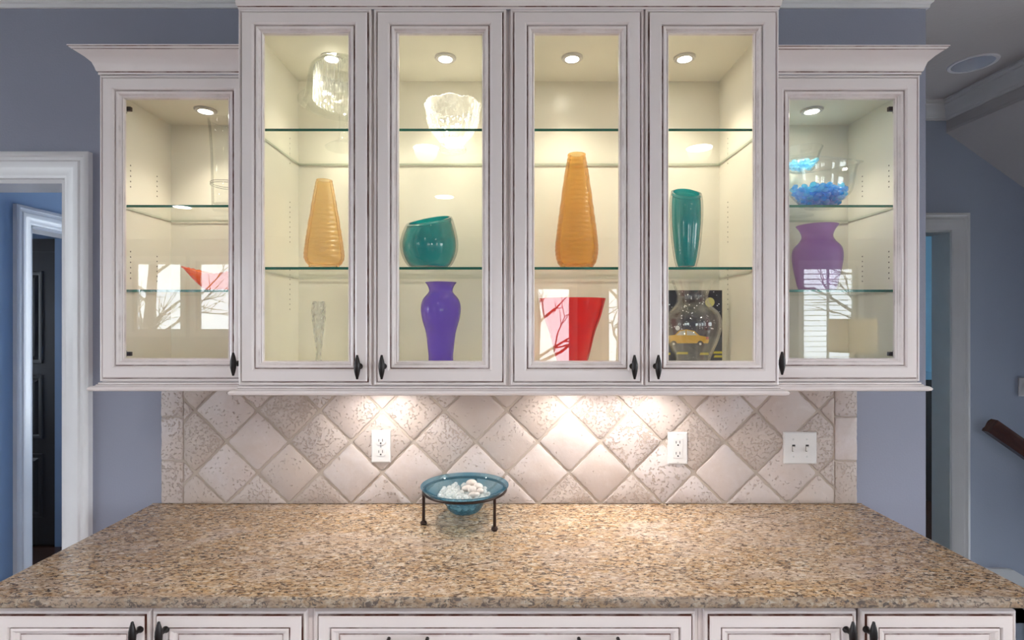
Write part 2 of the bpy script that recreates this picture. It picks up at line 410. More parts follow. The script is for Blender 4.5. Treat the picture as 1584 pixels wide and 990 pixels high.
mb = MB(); mb.box(-4.9, -4.8, .12, Y(2.3), 0, ZC); mb.box(-4.9, -4.8, Y(2.3), Y(3.3), 0, .9); mb.box(-4.9, -4.8, Y(2.3), Y(3.3), 2.1, ZC); mb.box(-4.9, -4.8, Y(3.3), Y(3.8), 0, ZC)
struct('wall_sideroomend', mb, M_hall, angle=0)
# room seen past the right doorway
mb = MB(); mb.box(.6, 6.0, Y(4.6), Y(4.7), 1.12, ZC); struct('wall_bedroom', mb, M_cyan, angle=0)
mb = MB(); mb.box(.6, 6.0, Y(4.58), Y(4.7), 0, 1.05); struct('wall_wainscot', mb, M_door, angle=0)
mb = MB(); mb.box(.6, 6.0, Y(4.55), Y(4.7), 1.05, 1.12); struct('trim_chairrail', mb, M_cyan, angle=0)
mb = MB(); mb.box(.5, .6, YF+.12, Y(4.7), 0, ZC); mb.box(6, 6.1, YF+.12, Y(3.3), 0, ZC); mb.box(6, 6.1, Y(3.3), Y(4.4), 0, .9); mb.box(6, 6.1, Y(3.3), Y(4.4), 2.2, ZC); mb.box(6, 6.1, Y(4.4), Y(4.7), 0, ZC)
struct('wall_bedroomend', mb, M_cyan, angle=0)
# floors and ceilings
mb = MB(); mb.box(XL-.1, XH+.05, YB-.1, Y(4.8), -.1, 0); mb.box(XH+.05, XR+.1, YB-.1, .12, -.1, 0); mb.box(XH+.05, 6.1, YF, Y(4.8), -.1, 0)
struct('floor', mb, M_floor, angle=0)
Dc = (ZC-HC)*FPX/(VY-98); CX, CY, CRD = SX(1505, Dc), Y(Dc), .080
mb = MB(); q = .15
mb.box(XL-.1, CX-q, 0, Y(4.8), ZC, ZC+.1); mb.box(CX+q, 6.3, 0, Y(4.8), ZC, ZC+.1); mb.box(CX-q, CX+q, 0, CY-q, ZC, ZC+.1); mb.box(CX-q, CX+q, CY+q, Y(4.8), ZC, ZC+.1)
vs_ = [(CX+CRD*cos(2*pi*k/32), CY+CRD*sin(2*pi*k/32), ZC) for k in range(32)]
sq = []
for k in range(32):
    a = 2*pi*k/32; e = q/max(abs(cos(a)), abs(sin(a))); sq.append((CX+e*cos(a), CY+e*sin(a), ZC))
mb.add(vs_+sq, [(k, (k+1) % 32, 32+(k+1) % 32, 32+k) for k in range(32)])
struct('ceiling_hall', mb, M_ceil, angle=0)
mb = MB(); mb.box(XL-.1, XR+.1, YB-.1, .0, ZC, ZC+.1); struct('ceiling', mb, M_ceilw, angle=0)

# walls behind the camera with windows: (x0, x1, z0, z1)
def wall_with_holes(name, a0, a1, holes, make):
    mb = MB(); xs = a0
    for (h0, h1, z0, z1) in holes:
        make(mb, xs, h0, 0, ZC); make(mb, h0, h1, 0, z0); make(mb, h0, h1, z1, ZC); xs = h1
    make(mb, xs, a1, 0, ZC); struct(name, mb, M_wall, angle=0)
back_holes = [(-5.45, -4.74, 1.40, 2.42), (-4.53, -3.75, 1.40, 2.42), (-.10, .89, .55, 2.05), (1.38, 2.20, .55, 2.05), (4.24, 5.03, .60, 2.36)]
wall_with_holes('wall_front', XL, XR, back_holes, lambda m, a, b, z0, z1: m.box(a, b, YB-.12, YB, z0, z1))
added_left_holes = [(-5.6, -3.4, .5, 2.35), (-2.9, -.7, .5, 2.35)]  # unseen side windows added to let in more daylight
wall_with_holes('wall_left', YB, 0, added_left_holes, lambda m, a, b, z0, z1: m.box(XL-.12, XL, a, b, z0, z1))
added_right_holes = [(-5.6, -3.4, .3, 2.35), (-2.9, -.7, .3, 2.35)]  # likewise added on the right for even daylight, out of view
wall_with_holes('wall_right', YB, 0, added_right_holes, lambda m, a, b, z0, z1: m.box(XR, XR+.12, a, b, z0, z1))
nwin = 0
def window(a0, a1, z0, z1, axis, at, inward, blinds=False, bars=1):
    """window unit in a wall; axis 'x' runs along X at Y=at, 'y' runs along Y at X=at; inward = +1/-1"""
    global nwin; nwin += 1
    def tr(a, d, z): return (a, at+d, z) if axis == 'x' else (at+d, a, z)
    def bx(m, a, b, d0, d1, c, d):
        p, q = tr(a, d0, c), tr(b, d1, d); m.box(p[0], q[0], min(p[1], q[1]), max(p[1], q[1]), c, d)
    root = rootstruct('window_%d' % nwin, tr((a0+a1)/2, 0, z0))
    m = MB(); w = .07; e = .02*inward
    bx(m, a0-w, a0, 0, e, z0-w, z1+w); bx(m, a1, a1+w, 0, e, z0-w, z1+w); bx(m, a0, a1, 0, e, z1, z1+w); bx(m, a0, a1, 0, e*2, z0-w, z0)
    m.build('casing', M_trim, root, angle=0)
    m = MB(); s = .04; o0, o1 = -.05*inward, -.08*inward
    bx(m, a0, a0+s, o0, o1, z0, z1); bx(m, a1-s, a1, o0, o1, z0, z1); bx(m, a0+s, a1-s, o0, o1, z0, z0+s); bx(m, a0+s, a1-s, o0, o1, z1-s, z1)
    for k in range(1, bars+1):
        x = a0+(a1-a0)*k/(bars+1); bx(m, x-.012, x+.012, o0, o1, z0+s, z1-s)
    m.build('sash', M_trim, root, angle=0)
    m = MB(); bx(m, a0+s, a1-s, -.063*inward, -.067*inward, z0+s, z1-s); m.build('pane', M_clearw, root, angle=0)
    if blinds:
        n = int((z1-z0)/.075); first = None
        for k in range(n):
            zz = z1-.05-k*.075
            if first is None:
                m = MB(); m.prism([(at-.047, zz-.004), (at+.003, zz+.003), (at+.003, zz+.006), (at-.047, zz-.001)], a0+.01, a1-.01); m.v = [(y, x, z) for x, y, z in m.v]; first = m.build('slat', M_linen, root, angle=0)
            else:
                c = first.copy(); C.objects.link(c); c.parent = root; c.location.z = -(k*.075)
    cx, cz = (a0+a1)/2, (z0+z1)/2
    rot = {('x', 1): (pi/2, 0, pi), ('x', -1): (pi/2, 0, 0), ('y', 1): (pi/2, 0, pi/2), ('y', -1): (pi/2, 0, -pi/2)}[(axis, inward)]
    light('window_portal', 'AREA', tr(cx, -.11*inward, cz), 1, (1, 1, 1), rot, shape='RECTANGLE', size=a1-a0, size_y=z1-z0, portal=True)
for i, h in enumerate(back_holes): window(*h, 'x', YB, 1, blinds=(i == 4), bars=(1 if i in (2, 3, 4) else 0))
for h in added_left_holes: window(*h, 'y', XL, 1, bars=2)
for h in added_right_holes: window(*h, 'y', XR, -1, bars=2)
window(Y(2.3), Y(3.3), .9, 2.1, 'y', -4.8, 1)  # unseen window added to light the side room and hall
window(-2.35, -1.45, .5, 2.2, 'x', Y(4.6), -1)  # unseen window added at the hall end to brighten the hall
window(Y(3.3), Y(4.4), .9, 2.2, 'y', 6.0, -1)
window(.25, .9, -1.2, 1.15, 'y', 4.2, -1)  # unseen stairwell window added to light the far wall

# mouldings: wall crown on the back wall (returns round the right end), far crown
CR = [(.0, ZC-.092), (.008, ZC-.092), (.010, ZC-.080), (.016, ZC-.076), (.018, ZC-.070), (.030, ZC-.060), (.045, ZC-.040), (.052, ZC-.026), (.060, ZC-.022), (.062, ZC-.010), (.070, ZC-.008), (.070, ZC)]
mb = MB(); mb.path(lambda p: [(XL, -p), (XE+p, -p), (XE+p, .12)], [(p, z) for p, z in CR]); struct('trim_1', mb, M_trim)
mb = MB(); mb.path(lambda p: [(1.2, YF-p), (XH-p, YF-p), (XH-p, 0.0)], [(p, z) for p, z in CR]); struct('trim_2', mb, M_trimg)
def casing(name, x0, x1, ztop, y, m, side=1, jamb=None):
    """door casing on a wall facing the room, mitred at the top"""
    w = .092
    prof = [(0, 0), (0, .020), (.006, .024), (.016, .024), (.020, .019), (.030, .018), (.036, .022), (.052, .020), (.058, .016), (.080, .014), (.086, .010), (.092, .010), (.092, 0)]
    mb = MB(); n = len(prof); vs = []
    for (cx, cz, sx, sz) in ((x0-w, 0, 1, 0), (x0-w, ztop+w, 1, -1), (x1+w, ztop+w, -1, -1), (x1+w, 0, -1, 0)):
        for (u, h) in prof: vs.append((cx+sx*u, y-h, cz+sz*u))
    fs = [(k*n+i, (k+1)*n+i, (k+1)*n+i+1, k*n+i+1) for k in range(3) for i in range(n-1)]
    mb.add(vs, fs); return struct(name, mb, m)
casing('trim_3', XDL0, XDL, ZD, 0, M_trim)
mb = MB(); mb.box(XDL-.015, XDL, -.002, .13, 0, ZD-.015); mb.box(XDL0, XDL0+.015, -.002, .13, 0, ZD-.015); mb.box(XDL0, XDL, -.002, .13, ZD-.015, ZD); struct('trim_4', mb, M_trim, angle=0)
casing('trim_5', XFO-.80, XFO, ZD, YF, M_trimg)
mb = MB(); mb.box(XFO-.004, XFO, YF-.002, YF+.123, 0, ZD-.012); mb.box(XFO-.80, XFO-.788, YF-.002, YF+.13, 0, ZD-.012); mb.box(XFO-.80, XFO, YF-.002, YF+.13, ZD-.012, ZD); struct('trim_6', mb, M_jamb, angle=0)
# casing of the opening in the hall side wall (faces +X): same profile turned
mb = MB(); w = .092
prof = [(0, 0), (0, .020), (.006, .024), (.016, .024), (.020, .019), (.030, .018), (.036, .022), (.052, .020), (.058, .016), (.080, .014), (.086, .010), (.092, .010), (.092, 0)]
n = len(prof); vs = []; a0, a1 = Y(DO), Y(DO+.85)
for (cy, cz, sy, sz) in ((a0-w, 0, 1, 0), (a0-w, ZD+w, 1, -1), (a1+w, ZD+w, -1, -1), (a1+w, 0, -1, 0)):
    for (u, h) in prof: vs.append((XHW+h, cy+sy*u, cz+sz*u))
mb.add(vs, [(k*n+i, (k+1)*n+i, (k+1)*n+i+1, k*n+i+1) for k in range(3) for i in range(n-1)])
mb.box(XHW-.13, XHW+.002, a0, a0+.015, 0, ZD); mb.box(XHW-.13, XHW+.002, a0, a1, ZD-.015, ZD)
struct('trim_7', mb, M_trim)
# dark panelled door on the side room's rear wall
xd1 = SX(87, 3.66); xd0 = xd1-.80; yd = Y(3.66)
dr = rootstruct('door_1', (xd0, yd, 0))
MB().box(xd0, xd1, yd, yd+.04, .01, 2.03).build('door_slab', M_door, dr, angle=0)
for (u0, u1) in ((.09, .36), (.44, .71)):
    for (z0, z1) in ((.20, .64), (.74, 1.18), (1.26, 1.90)):
        m = MB(); m.frame(xd0+u0, xd0+u1, z0, z1, yd, [(0, 0), (.004, .008), (.018, .008), (.03, .002), (.05, .012)])
        m.add([(xd0+u0+.05, yd-.012, z0+.05), (xd0+u1-.05, yd-.012, z0+.05), (xd0+u1-.05, yd-.012, z1-.05), (xd0+u0+.05, yd-.012, z1-.05)], [(0, 1, 2, 3)])
        m.build('raised_panel', M_door, dr)
mb = MB(); mb.box(xd0-.09, xd0, yd-.012, Y(3.70), 0, 2.12); mb.box(xd1, xd1+.06, yd-.012, Y(3.70), 0, 2.12); mb.box(xd0, xd1, yd-.012, Y(3.70), 2.03, 2.12, 1); struct('trim_8', mb, [M_hall, M_door])
# baseboards
mb = MB(); mb.box(XDL, XE, -.014, 0, 0, .13); mb.box(XE, XE+.014, -.014, .12, 0, .13); struct('baseboard_back', mb, M_trim, bevel=.004)
x0 = SX(1497, 2.9)
poly = [(x0, 0), (x0, .205), (2.70, .205), (2.74, .20), (2.80, .165), (2.86, .10), (4.19, -.84), (4.19, -1.085), (2.78, 0)]
mb = MB(); mb.prism(poly, YF-.018, YF); struct('baseboard_stair', mb, M_trimg, angle=0)
for i in range(5):     # stairs going down beside it
    mb = MB(); mb.box(2.82+.26*i, 3.12+.26*i, .13, YF-.02, -.19*(i+1)-.04, -.19*(i+1)); mb.box(2.80+.26*i, 2.82+.26*i, .13, YF-.02, -.19*(i+1), -.19*i-.1 if i == 0 else -.19*i-.04)
    struct('trim_%d' % (9+i), mb, M_floor, angle=0)

# ---------------------------------------------------------------- upper cabinets
DOORP = [(0, 0, 0), (0, .011, 0), (.0015, .0145, 0), (.0045, .016, 0), (.0075, .0145, 0), (.0085, .011, 1), (.0105, .011, 1), (.0112, .0175, 0), (.0135, .020, 0), (.030, .0212, 0), (.040, .0205, 0), (.0445, .0175, 0), (.0460, .0135, 1), (.0480, .0135, 1), (.0488, .0165, 0), (.052, .0175, 3), (.056, .0155, 2), (.059, .0105, 0), (.0605, .0085, 2), (.0625, .0085, 0), (.0640, .0100, 0), (.066, .0075, 2), (.0675, .003, 0), (.0675, 0, 0)]
PM = [M_paint, M_glaze, M_glaze2, M_soft]
def handle(parent, x, y, z, name='handle', sc=1.0):
    """black vertical spindle knob on a short post; y is the door face"""
    yb = y-.027*sc; m = MB(); h = .033*sc
    prof = [(0, -h), (.0022, -h), (.0034, -h+.002), (.0034, -h+.004), (.0042, -h+.006), (.0062, -h+.014), (.0080, -.010*sc), (.0086, 0), (.0080, .010*sc), (.0062, h-.014), (.0042, h-.006), (.0034, h-.004), (.0034, h-.002), (.0022, h), (0, h)]
    m.lathe([(r*sc, z+k) for r, k in prof], x, yb, 16)
    k = MB(); k.lathe([(0, 0), (.0085*sc, 0), (.0085*sc, .002), (.006*sc, .005), (.0045*sc, .010), (.0045*sc, .018), (.0065*sc, .024), (.0065*sc, .027)], 0, 0, 14)
    m.add([(x+a, y-c, z+b) for a, b, c in k.v], k.f, 0)
    return m.build(name, M_black, parent, angle=50)
def glazed_door(root, x0, x1, z0, z1, y, hx, hz):
    m = MB(); m.frame(x0, x1, z0, z1, y, DOORP)
    d = m.build('door', PM, root, angle=28)
    g = .064
    MB().box(x0+g, x1-g, y-.006, y-.002, z0+g, z1-g).build('glass_pane', M_pane, d, angle=0)
    handle(d, hx, y-.020, hz)
    return d
def puck(root, x, y, z, w, spot=True):
    m = MB(); m.lathe([(.020, z-.003), (.022, z-.007), (.031, z-.006), (.034, z-.002), (.034, z), (.020, z)], x, y, 28, close=True)
    p = m.build('puck_light', M_plate, root)
    m = MB(); m.lathe([(0, z-.004), (.0205, z-.004), (.0205, z-.001), (0, z-.001)], x, y, 24); m.build('lens', M_lens, p)
    l = light('puck_lamp', 'SPOT', (x, y, z-.012), w, PUCK_COL, (0, 0, 0), spot_size=radians(108), spot_blend=1.0, shadow_soft_size=.018)
def upper_cabinet(name, label, X0, X1, Z0, Z1, Dface, doors, shelves, Dshelf, pucks, Zceil, zfloor, holes, lip=(.0, .0)):
    yf = Y(Dface); root = thing(name, ((X0+X1)/2, 0, Z0), label, 'cabinet')
    t = .016; yi = yf+.019; yb = -.012
    for s, (a, b) in ((0, (X0, X0+t)), (1, (X1-t, X1))):
        ins = 3 if s == 0 else 5
        MB().box(a, b, yi, -.001, Z0, Z1, [0, 0, 0, 1 if s == 0 else 0, 0, 0 if s == 0 else 1]).build('side_panel', [M_paint, M_int], root, angle=0)
    MB().box(X0+t, X1-t, yi, yb, Zceil, Zceil+.016, 0).build('top_panel', M_int, root, angle=0)
    MB().box(X0+t, X1-t, yi, yb, zfloor-.016, zfloor, [1, 0, 1, 1, 1, 1]).build('bottom_panel', [M_int, M_paint], root, angle=0)
    MB().box(X0+t, X1-t, yb, -.001, Z0+.001, Z1, 0).build('back_panel', M_int, root, angle=0)
    # face frame
    m = MB(); sw = .038
    m.box(X0, X0+sw, yf, yi, Z0, Z1); m.box(X1-sw, X1, yf, yi, Z0, Z1)
    m.box(X0+sw, X1-sw, yf, yi, Z0, Z0+.03); m.box(X0+sw, X1-sw, yf, yi, Zceil-.012, Z1)
    for (a, b) in zip(doors[:-1], doors[1:]):
        c = (a[1]+b[0])/2; m.box(c-.03, c+.03, yf, yi, Z0+.03, Zceil-.012)
    m.build('face_frame', M_soft, root, angle=0)
    for (a, b, za, zb, hx, hz) in doors: glazed_door(root, a, b, za, zb, yf-.0005, hx, hz)
    if len(doors) == 1:
        for zz in (doors[0][2]+.072, doors[0][3]-.090):
            xa = X0+.067 if X0 < 0 else X1-.067; sg = 1 if X0 < 0 else -1
            m = MB(); m.box(xa-sg*.02, xa+sg*.001, yi+.001, yi+.010, zz, zz+.012); m.box(xa-sg*.045, xa-sg*.02, yi+.001, yi+.016, zz-.003, zz+.015); m.build('hinge', M_bronze, root, angle=0)
    for z in shelves:
        ys = Y(Dshelf); zt = .0075
        MB().box(X0+t+.002, X1-t-.002, ys, yb-.004, z-zt, z, [0, 0, 1, 2, 2, 2]).build('shelf', [M_shelf, M_edge, M_edge2], root, angle=0)['label'] = 'clear glass shelf with a green front edge'
        m = MB()
        for xx, sg in ((X0+t, 1), (X1-t, -1)):
            for yy in (ys+.045, yb-.075): m.box(xx, xx+sg*.011, yy-.004, yy+.004, z-zt-.008, z-zt)
        pp = m.build('shelf_pins', M_clear, root, angle=0); pp['kind'] = 'stuff'
    m = MB()
    for xx, sg in ((X0+t, 1), (X1-t, -1)):
        for yy in (Y(Dshelf)+.045, yb-.075):
            for (zb, za) in holes:
                z = za
                while z <= zb:
                    k = [(xx+sg*.0006, yy+.0026*cos(a*pi/3), z+.0026*sin(a*pi/3)) for a in range(6)]
                    m.add(k, [tuple(range(6))]); z += .0166
    o = m.build('shelf_pin_holes', M_hole, root, angle=0); o['kind'] = 'stuff'
    for (px, py, w) in pucks: puck(root, px, py, Zceil, w)
    return root

TD, SD = 1.482, 1.556                      # face-frame planes of the tall and the lower units (doors stand 2 cm proud)
td, sd = TD-.020, SD-.020
xt0, xt1 = SX(367, td), SX(1207, td); xm = SX(786, td)
ZT0 = SZ(598, td); ZTt = SZ(9, td)
def tdoor(a, b, hx): return (SX(a, td), SX(b, td), SZ(596.5, td), SZ(12, td), SX(hx, td-.03), SZ(568, td-.03))
zsh = [SZ(199, 1.512), SZ(413, 1.512)]
ZTC = SZ(126, 1.848); ZTF = ZT0+.022
Dp = (ZTC-HC)*FPX/(VY-89)
tholes = [(SZ(306, 1.74), SZ(372, 1.74)), (SZ(410, 1.74), SZ(478, 1.74)), (SZ(207, 1.74), SZ(248, 1.74))]
upper_cabinet('tall_wall_cabinet', 'tall cream glazed wall cabinet left of centre, holding the cake stand and purple vase', xt0, xm-.0006, ZT0, ZTt, TD,
              [tdoor(367, 574, 552), tdoor(577.5, 783, 590)], zsh, 1.512, [(SX(513, Dp), Y(Dp), PUCK_W*1.25), (SX(689, Dp), Y(Dp), PUCK_W*1.35)], ZTC, ZTF, tholes)
upper_cabinet('tall_wall_cabinet', 'tall cream glazed wall cabinet right of centre, holding the red vase and taxi painting', xm+.0006, xt1, ZT0, ZTt, TD,
              [tdoor(789.5, 996.5, 982), tdoor(999, 1206.5, 1019)], zsh, 1.512, [(SX(885, Dp), Y(Dp), PUCK_W), (SX(1059, Dp), Y(Dp), PUCK_W)], ZTC, ZTF, tholes)
xs0, xs1 = SX(150, sd), SX(1427, sd)
ZS0 = SZ(592, sd); ZSt = SZ(111, sd)
ssh = [SZ(317, 1.604), SZ(448, 1.604)]
ZSC = SZ(193.5, 1.848); ZSF = ZS0+.022
Dq = (ZSC-HC)*FPX/(VY-170)
sholes = [(SZ(268, 1.74), SZ(300, 1.74)), (SZ(392, 1.74), SZ(434, 1.74))]
zda, zdb = SZ(590.5, sd), SZ(114.5, sd)
upper_cabinet('low_wall_cabinet', 'shorter cream glazed wall cabinet at the left end, with the orange ruffled bowl', xs0, xt0-.0006, ZS0, ZSt, SD,
              [(SX(152, sd), xt0-.004, zda, zdb, SX(360, sd-.03), SZ(563.5, sd-.03))], ssh, 1.604, [(SX(318, Dq), Y(Dq), PUCK_W*.62)], ZSC, ZSF, sholes)
upper_cabinet('low_wall_cabinet', 'shorter cream glazed wall cabinet at the right end, with the bowls of blue gems', xt1+.0006, xs1, ZS0, ZSt, SD,
              [(xt1+.004, SX(1425, sd), zda, zdb, SX(1210.5, sd-.03), SZ(562, sd-.03))], ssh, 1.604, [(SX(1256, Dq), Y(Dq), PUCK_W*.62)], ZSC, ZSF, sholes)
# crowns and light rails: continuous mouldings
def crownprof(z, h, p): return [(0, z-.006, 0), (.0, z, 1), (.002, z+.002, 0), (.004, z+.004, 0), (.006, z+h*.22, 0), (p*.22, z+h*.45, 0), (p*.48, z+h*.66, 0), (p*.74, z+h*.80, 0), (p*.82, z+h*.84, 1), (p*.84, z+h*.87, 0), (p*.93, z+h*.90, 0), (p*.95, z+h*.93, 1), (p, z+h*.95, 0), (p, z+h, 0), (-.02, z+h, 0)]
yT, yS = Y(td+.004), Y(sd+.004)
def crown(name, pts, prof, label):
    m = MB(); m.path(pts, prof); return tag(m.build(name, PM, None, loc=(pts(0)[1][0], pts(0)[1][1], prof[0][1]), angle=40), label, 'moulding')
crown('crown_moulding', lambda p: [(xt0-p, -.001), (xt0-p, yT-p), (xt1+p, yT-p), (xt1+p, -.001)], crownprof(ZTt-.001, .10, .075), 'cream crown moulding along the top of the two tall middle cabinets')
crown('crown_moulding', lambda p: [(xs0-p, -.001), (xs0-p, yS-p), (xt0-.0008, yS-p)], crownprof(ZSt, .056, .050), 'cream crown moulding on top of the short left cabinet')
crown('crown_moulding', lambda p: [(xs1+p, -.001), (xs1+p, yS-p), (xt1+.0008, yS-p)], crownprof(ZSt, .056, .046), 'cream crown moulding on top of the short right cabinet')
def railprof(z, p): return [(-.02, z, 0), (0, z, 0), (.0, z-.004, 1), (.003, z-.005, 0), (.005, z-.008, 2), (p*.75, z-.009, 0), (p, z-.012, 0), (p+.002, z-.016, 0), (p, z-.021, 0), (p*.6, z-.0235, 0), (-.02, z-.0235, 0)]
crown('light_rail', lambda p: [(xt0-p, -.0145), (xt0-p, yT-p), (xt1+p, yT-p), (xt1+p, -.0145)], railprof(ZT0-.0003, .017), 'cream light rail under the two tall middle cabinets')
crown('light_rail', lambda p: [(xs0-p, -.0145), (xs0-p, yS-p), (xt0-.018, yS-p)], railprof(ZS0-.0003, .017), 'cream light rail under the short left cabinet')
crown('light_rail', lambda p: [(xs1+p, -.0145), (xs1+p, yS-p), (xt1+.018, yS-p)], railprof(ZS0-.0003, .017), 'cream light rail under the short right cabinet')
# under-cabinet lights
for i, (px, nm) in enumerate(((590, 'left'), (880, 'middle'), (1000, 'right'))):
    x, y = SX(px, 1.76), Y(1.70)
    r = thing('under_cabinet_light', (x, y, ZT0), 'small round lamp under the tall cabinets shining on the tiles, %s one' % nm, 'lamp')
    m = MB(); m.lathe([(.0, ZT0-.0005), (.034, ZT0-.0005), (.034, ZT0-.012), (.028, ZT0-.015), (.022, ZT0-.013), (0, ZT0-.013)], x, y, 24); m.build('housing', M_plate, r)
    m = MB(); m.lathe([(0, ZT0-.0145), (.021, ZT0-.0145), (.021, ZT0-.0135), (0, ZT0-.0135)], x, y, 20); m.build('lens', M_lens, r)
    light('under_cabinet_lamp', 'SPOT', (x, y, ZT0-.02), UNDER_W, (1, .97, .93), (0, 0, 0), spot_size=radians(160), spot_blend=.6, shadow_soft_size=.02)

# ---------------------------------------------------------------- counter and base cabinets
ZK = .914; DE = 1.222
xc0, xc1 = SX(242, 1.86), SX(1333, 1.86)
DB = 1.262                                          # base door faces
bx0, bx1 = SX(-14, DB), SX(1577, DB)
xc0 = min(xc0, bx0-.018)
m = MB(); n = 8; yfr = Y(DE); zb = ZK-.0255
prof = [(0, zb), (.000, zb)]
pr = [(-.03, zb), (-.004, zb), (-.001, zb+.003), (0, zb+.006), (0, ZK-.006), (-.0015, ZK-.002), (-.006, ZK), (-.03, ZK)]
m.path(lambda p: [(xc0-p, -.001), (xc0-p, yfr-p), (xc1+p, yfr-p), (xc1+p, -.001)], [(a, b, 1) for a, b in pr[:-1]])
m.path(lambda p: [(xc0-p, -.001), (xc0-p, yfr-p), (xc1+p, yfr-p), (xc1+p, -.001)], pr[-2:])
m.add([(xc0+.03, yfr+.03, ZK), (xc1-.03, yfr+.03, ZK), (xc1-.03, -.001, ZK), (xc0+.03, -.001, ZK)], [(0, 1, 2, 3)])
m.add([(xc0+.03, yfr+.03, zb), (xc1-.03, yfr+.03, zb), (xc1-.03, -.001, zb), (xc0+.03, -.001, zb)], [(3, 2, 1, 0)])
m.add([(xc0, -.001, zb), (xc1, -.001, zb), (xc1, -.001, ZK), (xc0, -.001, ZK)], [(0, 1, 2, 3)])
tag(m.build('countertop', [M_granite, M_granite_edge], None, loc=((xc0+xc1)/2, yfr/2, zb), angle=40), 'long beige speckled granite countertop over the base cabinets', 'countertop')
BP = [(0, 0, 0), (0, .011, 0), (.0015, .0145, 0), (.0045, .016, 0), (.0075, .0145, 0), (.0085, .011, 1), (.0105, .011, 1), (.0112, .0175, 0), (.0135, .020, 0), (.030, .021, 0), (.0365, .0205, 0), (.0385, .0135, 1), (.0405, .0135, 1), (.0412, .017, 0), (.046, .0185, 0), (.052, .016, 0), (.0555, .009, 2), (.058, .009, 1), (.060, .010, 2), (.064, .010, 0), (.085, .016, 0)]
def panel_front(root, name, x0, x1, z0, z1, y):
    m = MB(); m.frame(x0, x1, z0, z1, y, BP); u, h = BP[-1][0], BP[-1][1]
    m.add([(x0+u, y-h, z0+u), (x1-u, y-h, z0+u), (x1-u, y-h, z1-u), (x0+u, y-h, z1-u)], [(0, 1, 2, 3)])
    return m.build(name, PM, root, angle=28)
ybf = Y(DB+.020); zt = ZK-.0262
zdt = SZ(946.5, DB)
def base_cabinet(label, x0, x1):
    r = thing('base_cabinet', ((x0+x1)/2, 0, 0), label, 'cabinet')
    m = MB(); m.box(x0, x1, ybf+.02, -.002, .10, zt); m.build('carcass', M_paint, r, angle=0)
    m = MB(); m.box(x0, x0+.02, ybf, ybf+.02, .1, zt); m.box(x1-.02, x1, ybf, ybf+.02, .1, zt); m.box(x0+.02, x1-.02, ybf, ybf+.02, zt-.03, zt); m.box(x0+.02, x1-.02, ybf, ybf+.02, .1, .13); m.build('face_frame', M_soft, r, angle=0)
    MB().box(x0, x1, ybf+.075, ybf+.09, 0, .10).build('toe_kick', M_paint, r, angle=0)
    return r
e0, e1 = SX(479.5, DB), SX(1084, DB)
r = base_cabinet('cream base cabinet at the left under the counter, with two panelled doors', bx0, e0-.0005)
for a, b, hx in ((-12, 230, 203), (234, 473, 244)):
    d = panel_front(r, 'door', SX(a, DB), SX(b, DB), .125, zdt, ybf-.0005); handle(d, SX(hx, DB-.03), ybf-.020, SZ(985, DB-.03))
r = base_cabinet('cream base cabinet in the middle under the counter, with wide drawer', e0+.0005, e1-.0005)
hz = .30
d = panel_front(r, 'drawer', SX(485, DB), SX(1077, DB), zdt-.195, zdt, ybf-.0005)
def pull(parent, xa, xb, z, y):
    m = MB(); pts = []
    for k in range(13):
        t = k/12; pts.append((xa+(xb-xa)*t, y-.022-.006*sin(pi*t), z-.012*sin(pi*t)))
    m.tube(pts, .0045, 10)
    for x in (xa, xb):
        m.tube([(x, y, z), (x, y-.022, z)], .0045, 10)
        m.lathe([(0, z-.007), (.005, z-.006), (.0075, z), (.005, z+.006), (0, z+.007)], x, y-.022, 12)
    return m.build('handle', M_black, parent)
zp = SZ(1000, DB-.03)
pull(d, SX(597, DB-.03), SX(658, DB-.03), zp, ybf-.019); pull(d, SX(898, DB-.03), SX(960, DB-.03), zp, ybf-.019)
for a, b in ((485, 780), (782, 1077)):
    panel_front(r, 'door', SX(a, DB), SX(b, DB), .125, zdt-.20, ybf-.0005)
r = base_cabinet('cream base cabinet at the right under the counter, with two panelled doors', e1+.0005, bx1)
for a, b, hx in ((1091, 1327, 1321), (1335, 1575, 1353)):
    d = panel_front(r, 'door', SX(a, DB), SX(b, DB), .125, zdt, ybf-.0005); handle(d, SX(hx, DB-.03), ybf-.020, SZ(985, DB-.03))

# ---------------------------------------------------------------- tile backsplash
DT = 1.85
bs = thing('tile_backsplash', (0, 0, ZK), 'tumbled travertine tile backsplash laid in diamonds between counter and wall cabinets', 'backsplash')
bl, bl2, br2, br = SX(249, DT), SX(283.5, DT), SX(1291, DT), SX(1326, DT)
zt0, zt1 = ZK+.0008, ZT0-.002
MB().box(bl, br, -.0062, -.0012, zt0, zt1).build('grout_bed', M_grout, bs, angle=0)
def clip(poly, x0, x1, z0, z1):
    for (ax, lim, sg) in ((0, x0, 1), (0, x1, -1), (1, z0, 1), (1, z1, -1)):
        res = []
        for i in range(len(poly)):
            p, q = poly[i], poly[(i+1) % len(poly)]
            ip, iq = sg*(p[ax]-lim) >= 0, sg*(q[ax]-lim) >= 0
            if ip: res.append(p)
            if ip != iq:
                t = (lim-p[ax])/(q[ax]-p[ax]); res.append((p[0]+t*(q[0]-p[0]), p[1]+t*(q[1]-p[1])))
        poly = res
        if len(poly) < 3: return []
    out = []
    for p in poly:
        if not out or math.hypot(p[0]-out[-1][0], p[1]-out[-1][1]) > 1e-4: out.append(p)
    return out
def area(p): return abs(sum(p[i][0]*p[(i+1) % len(p)][1]-p[(i+1) % len(p)][0]*p[i][1] for i in range(len(p))))/2
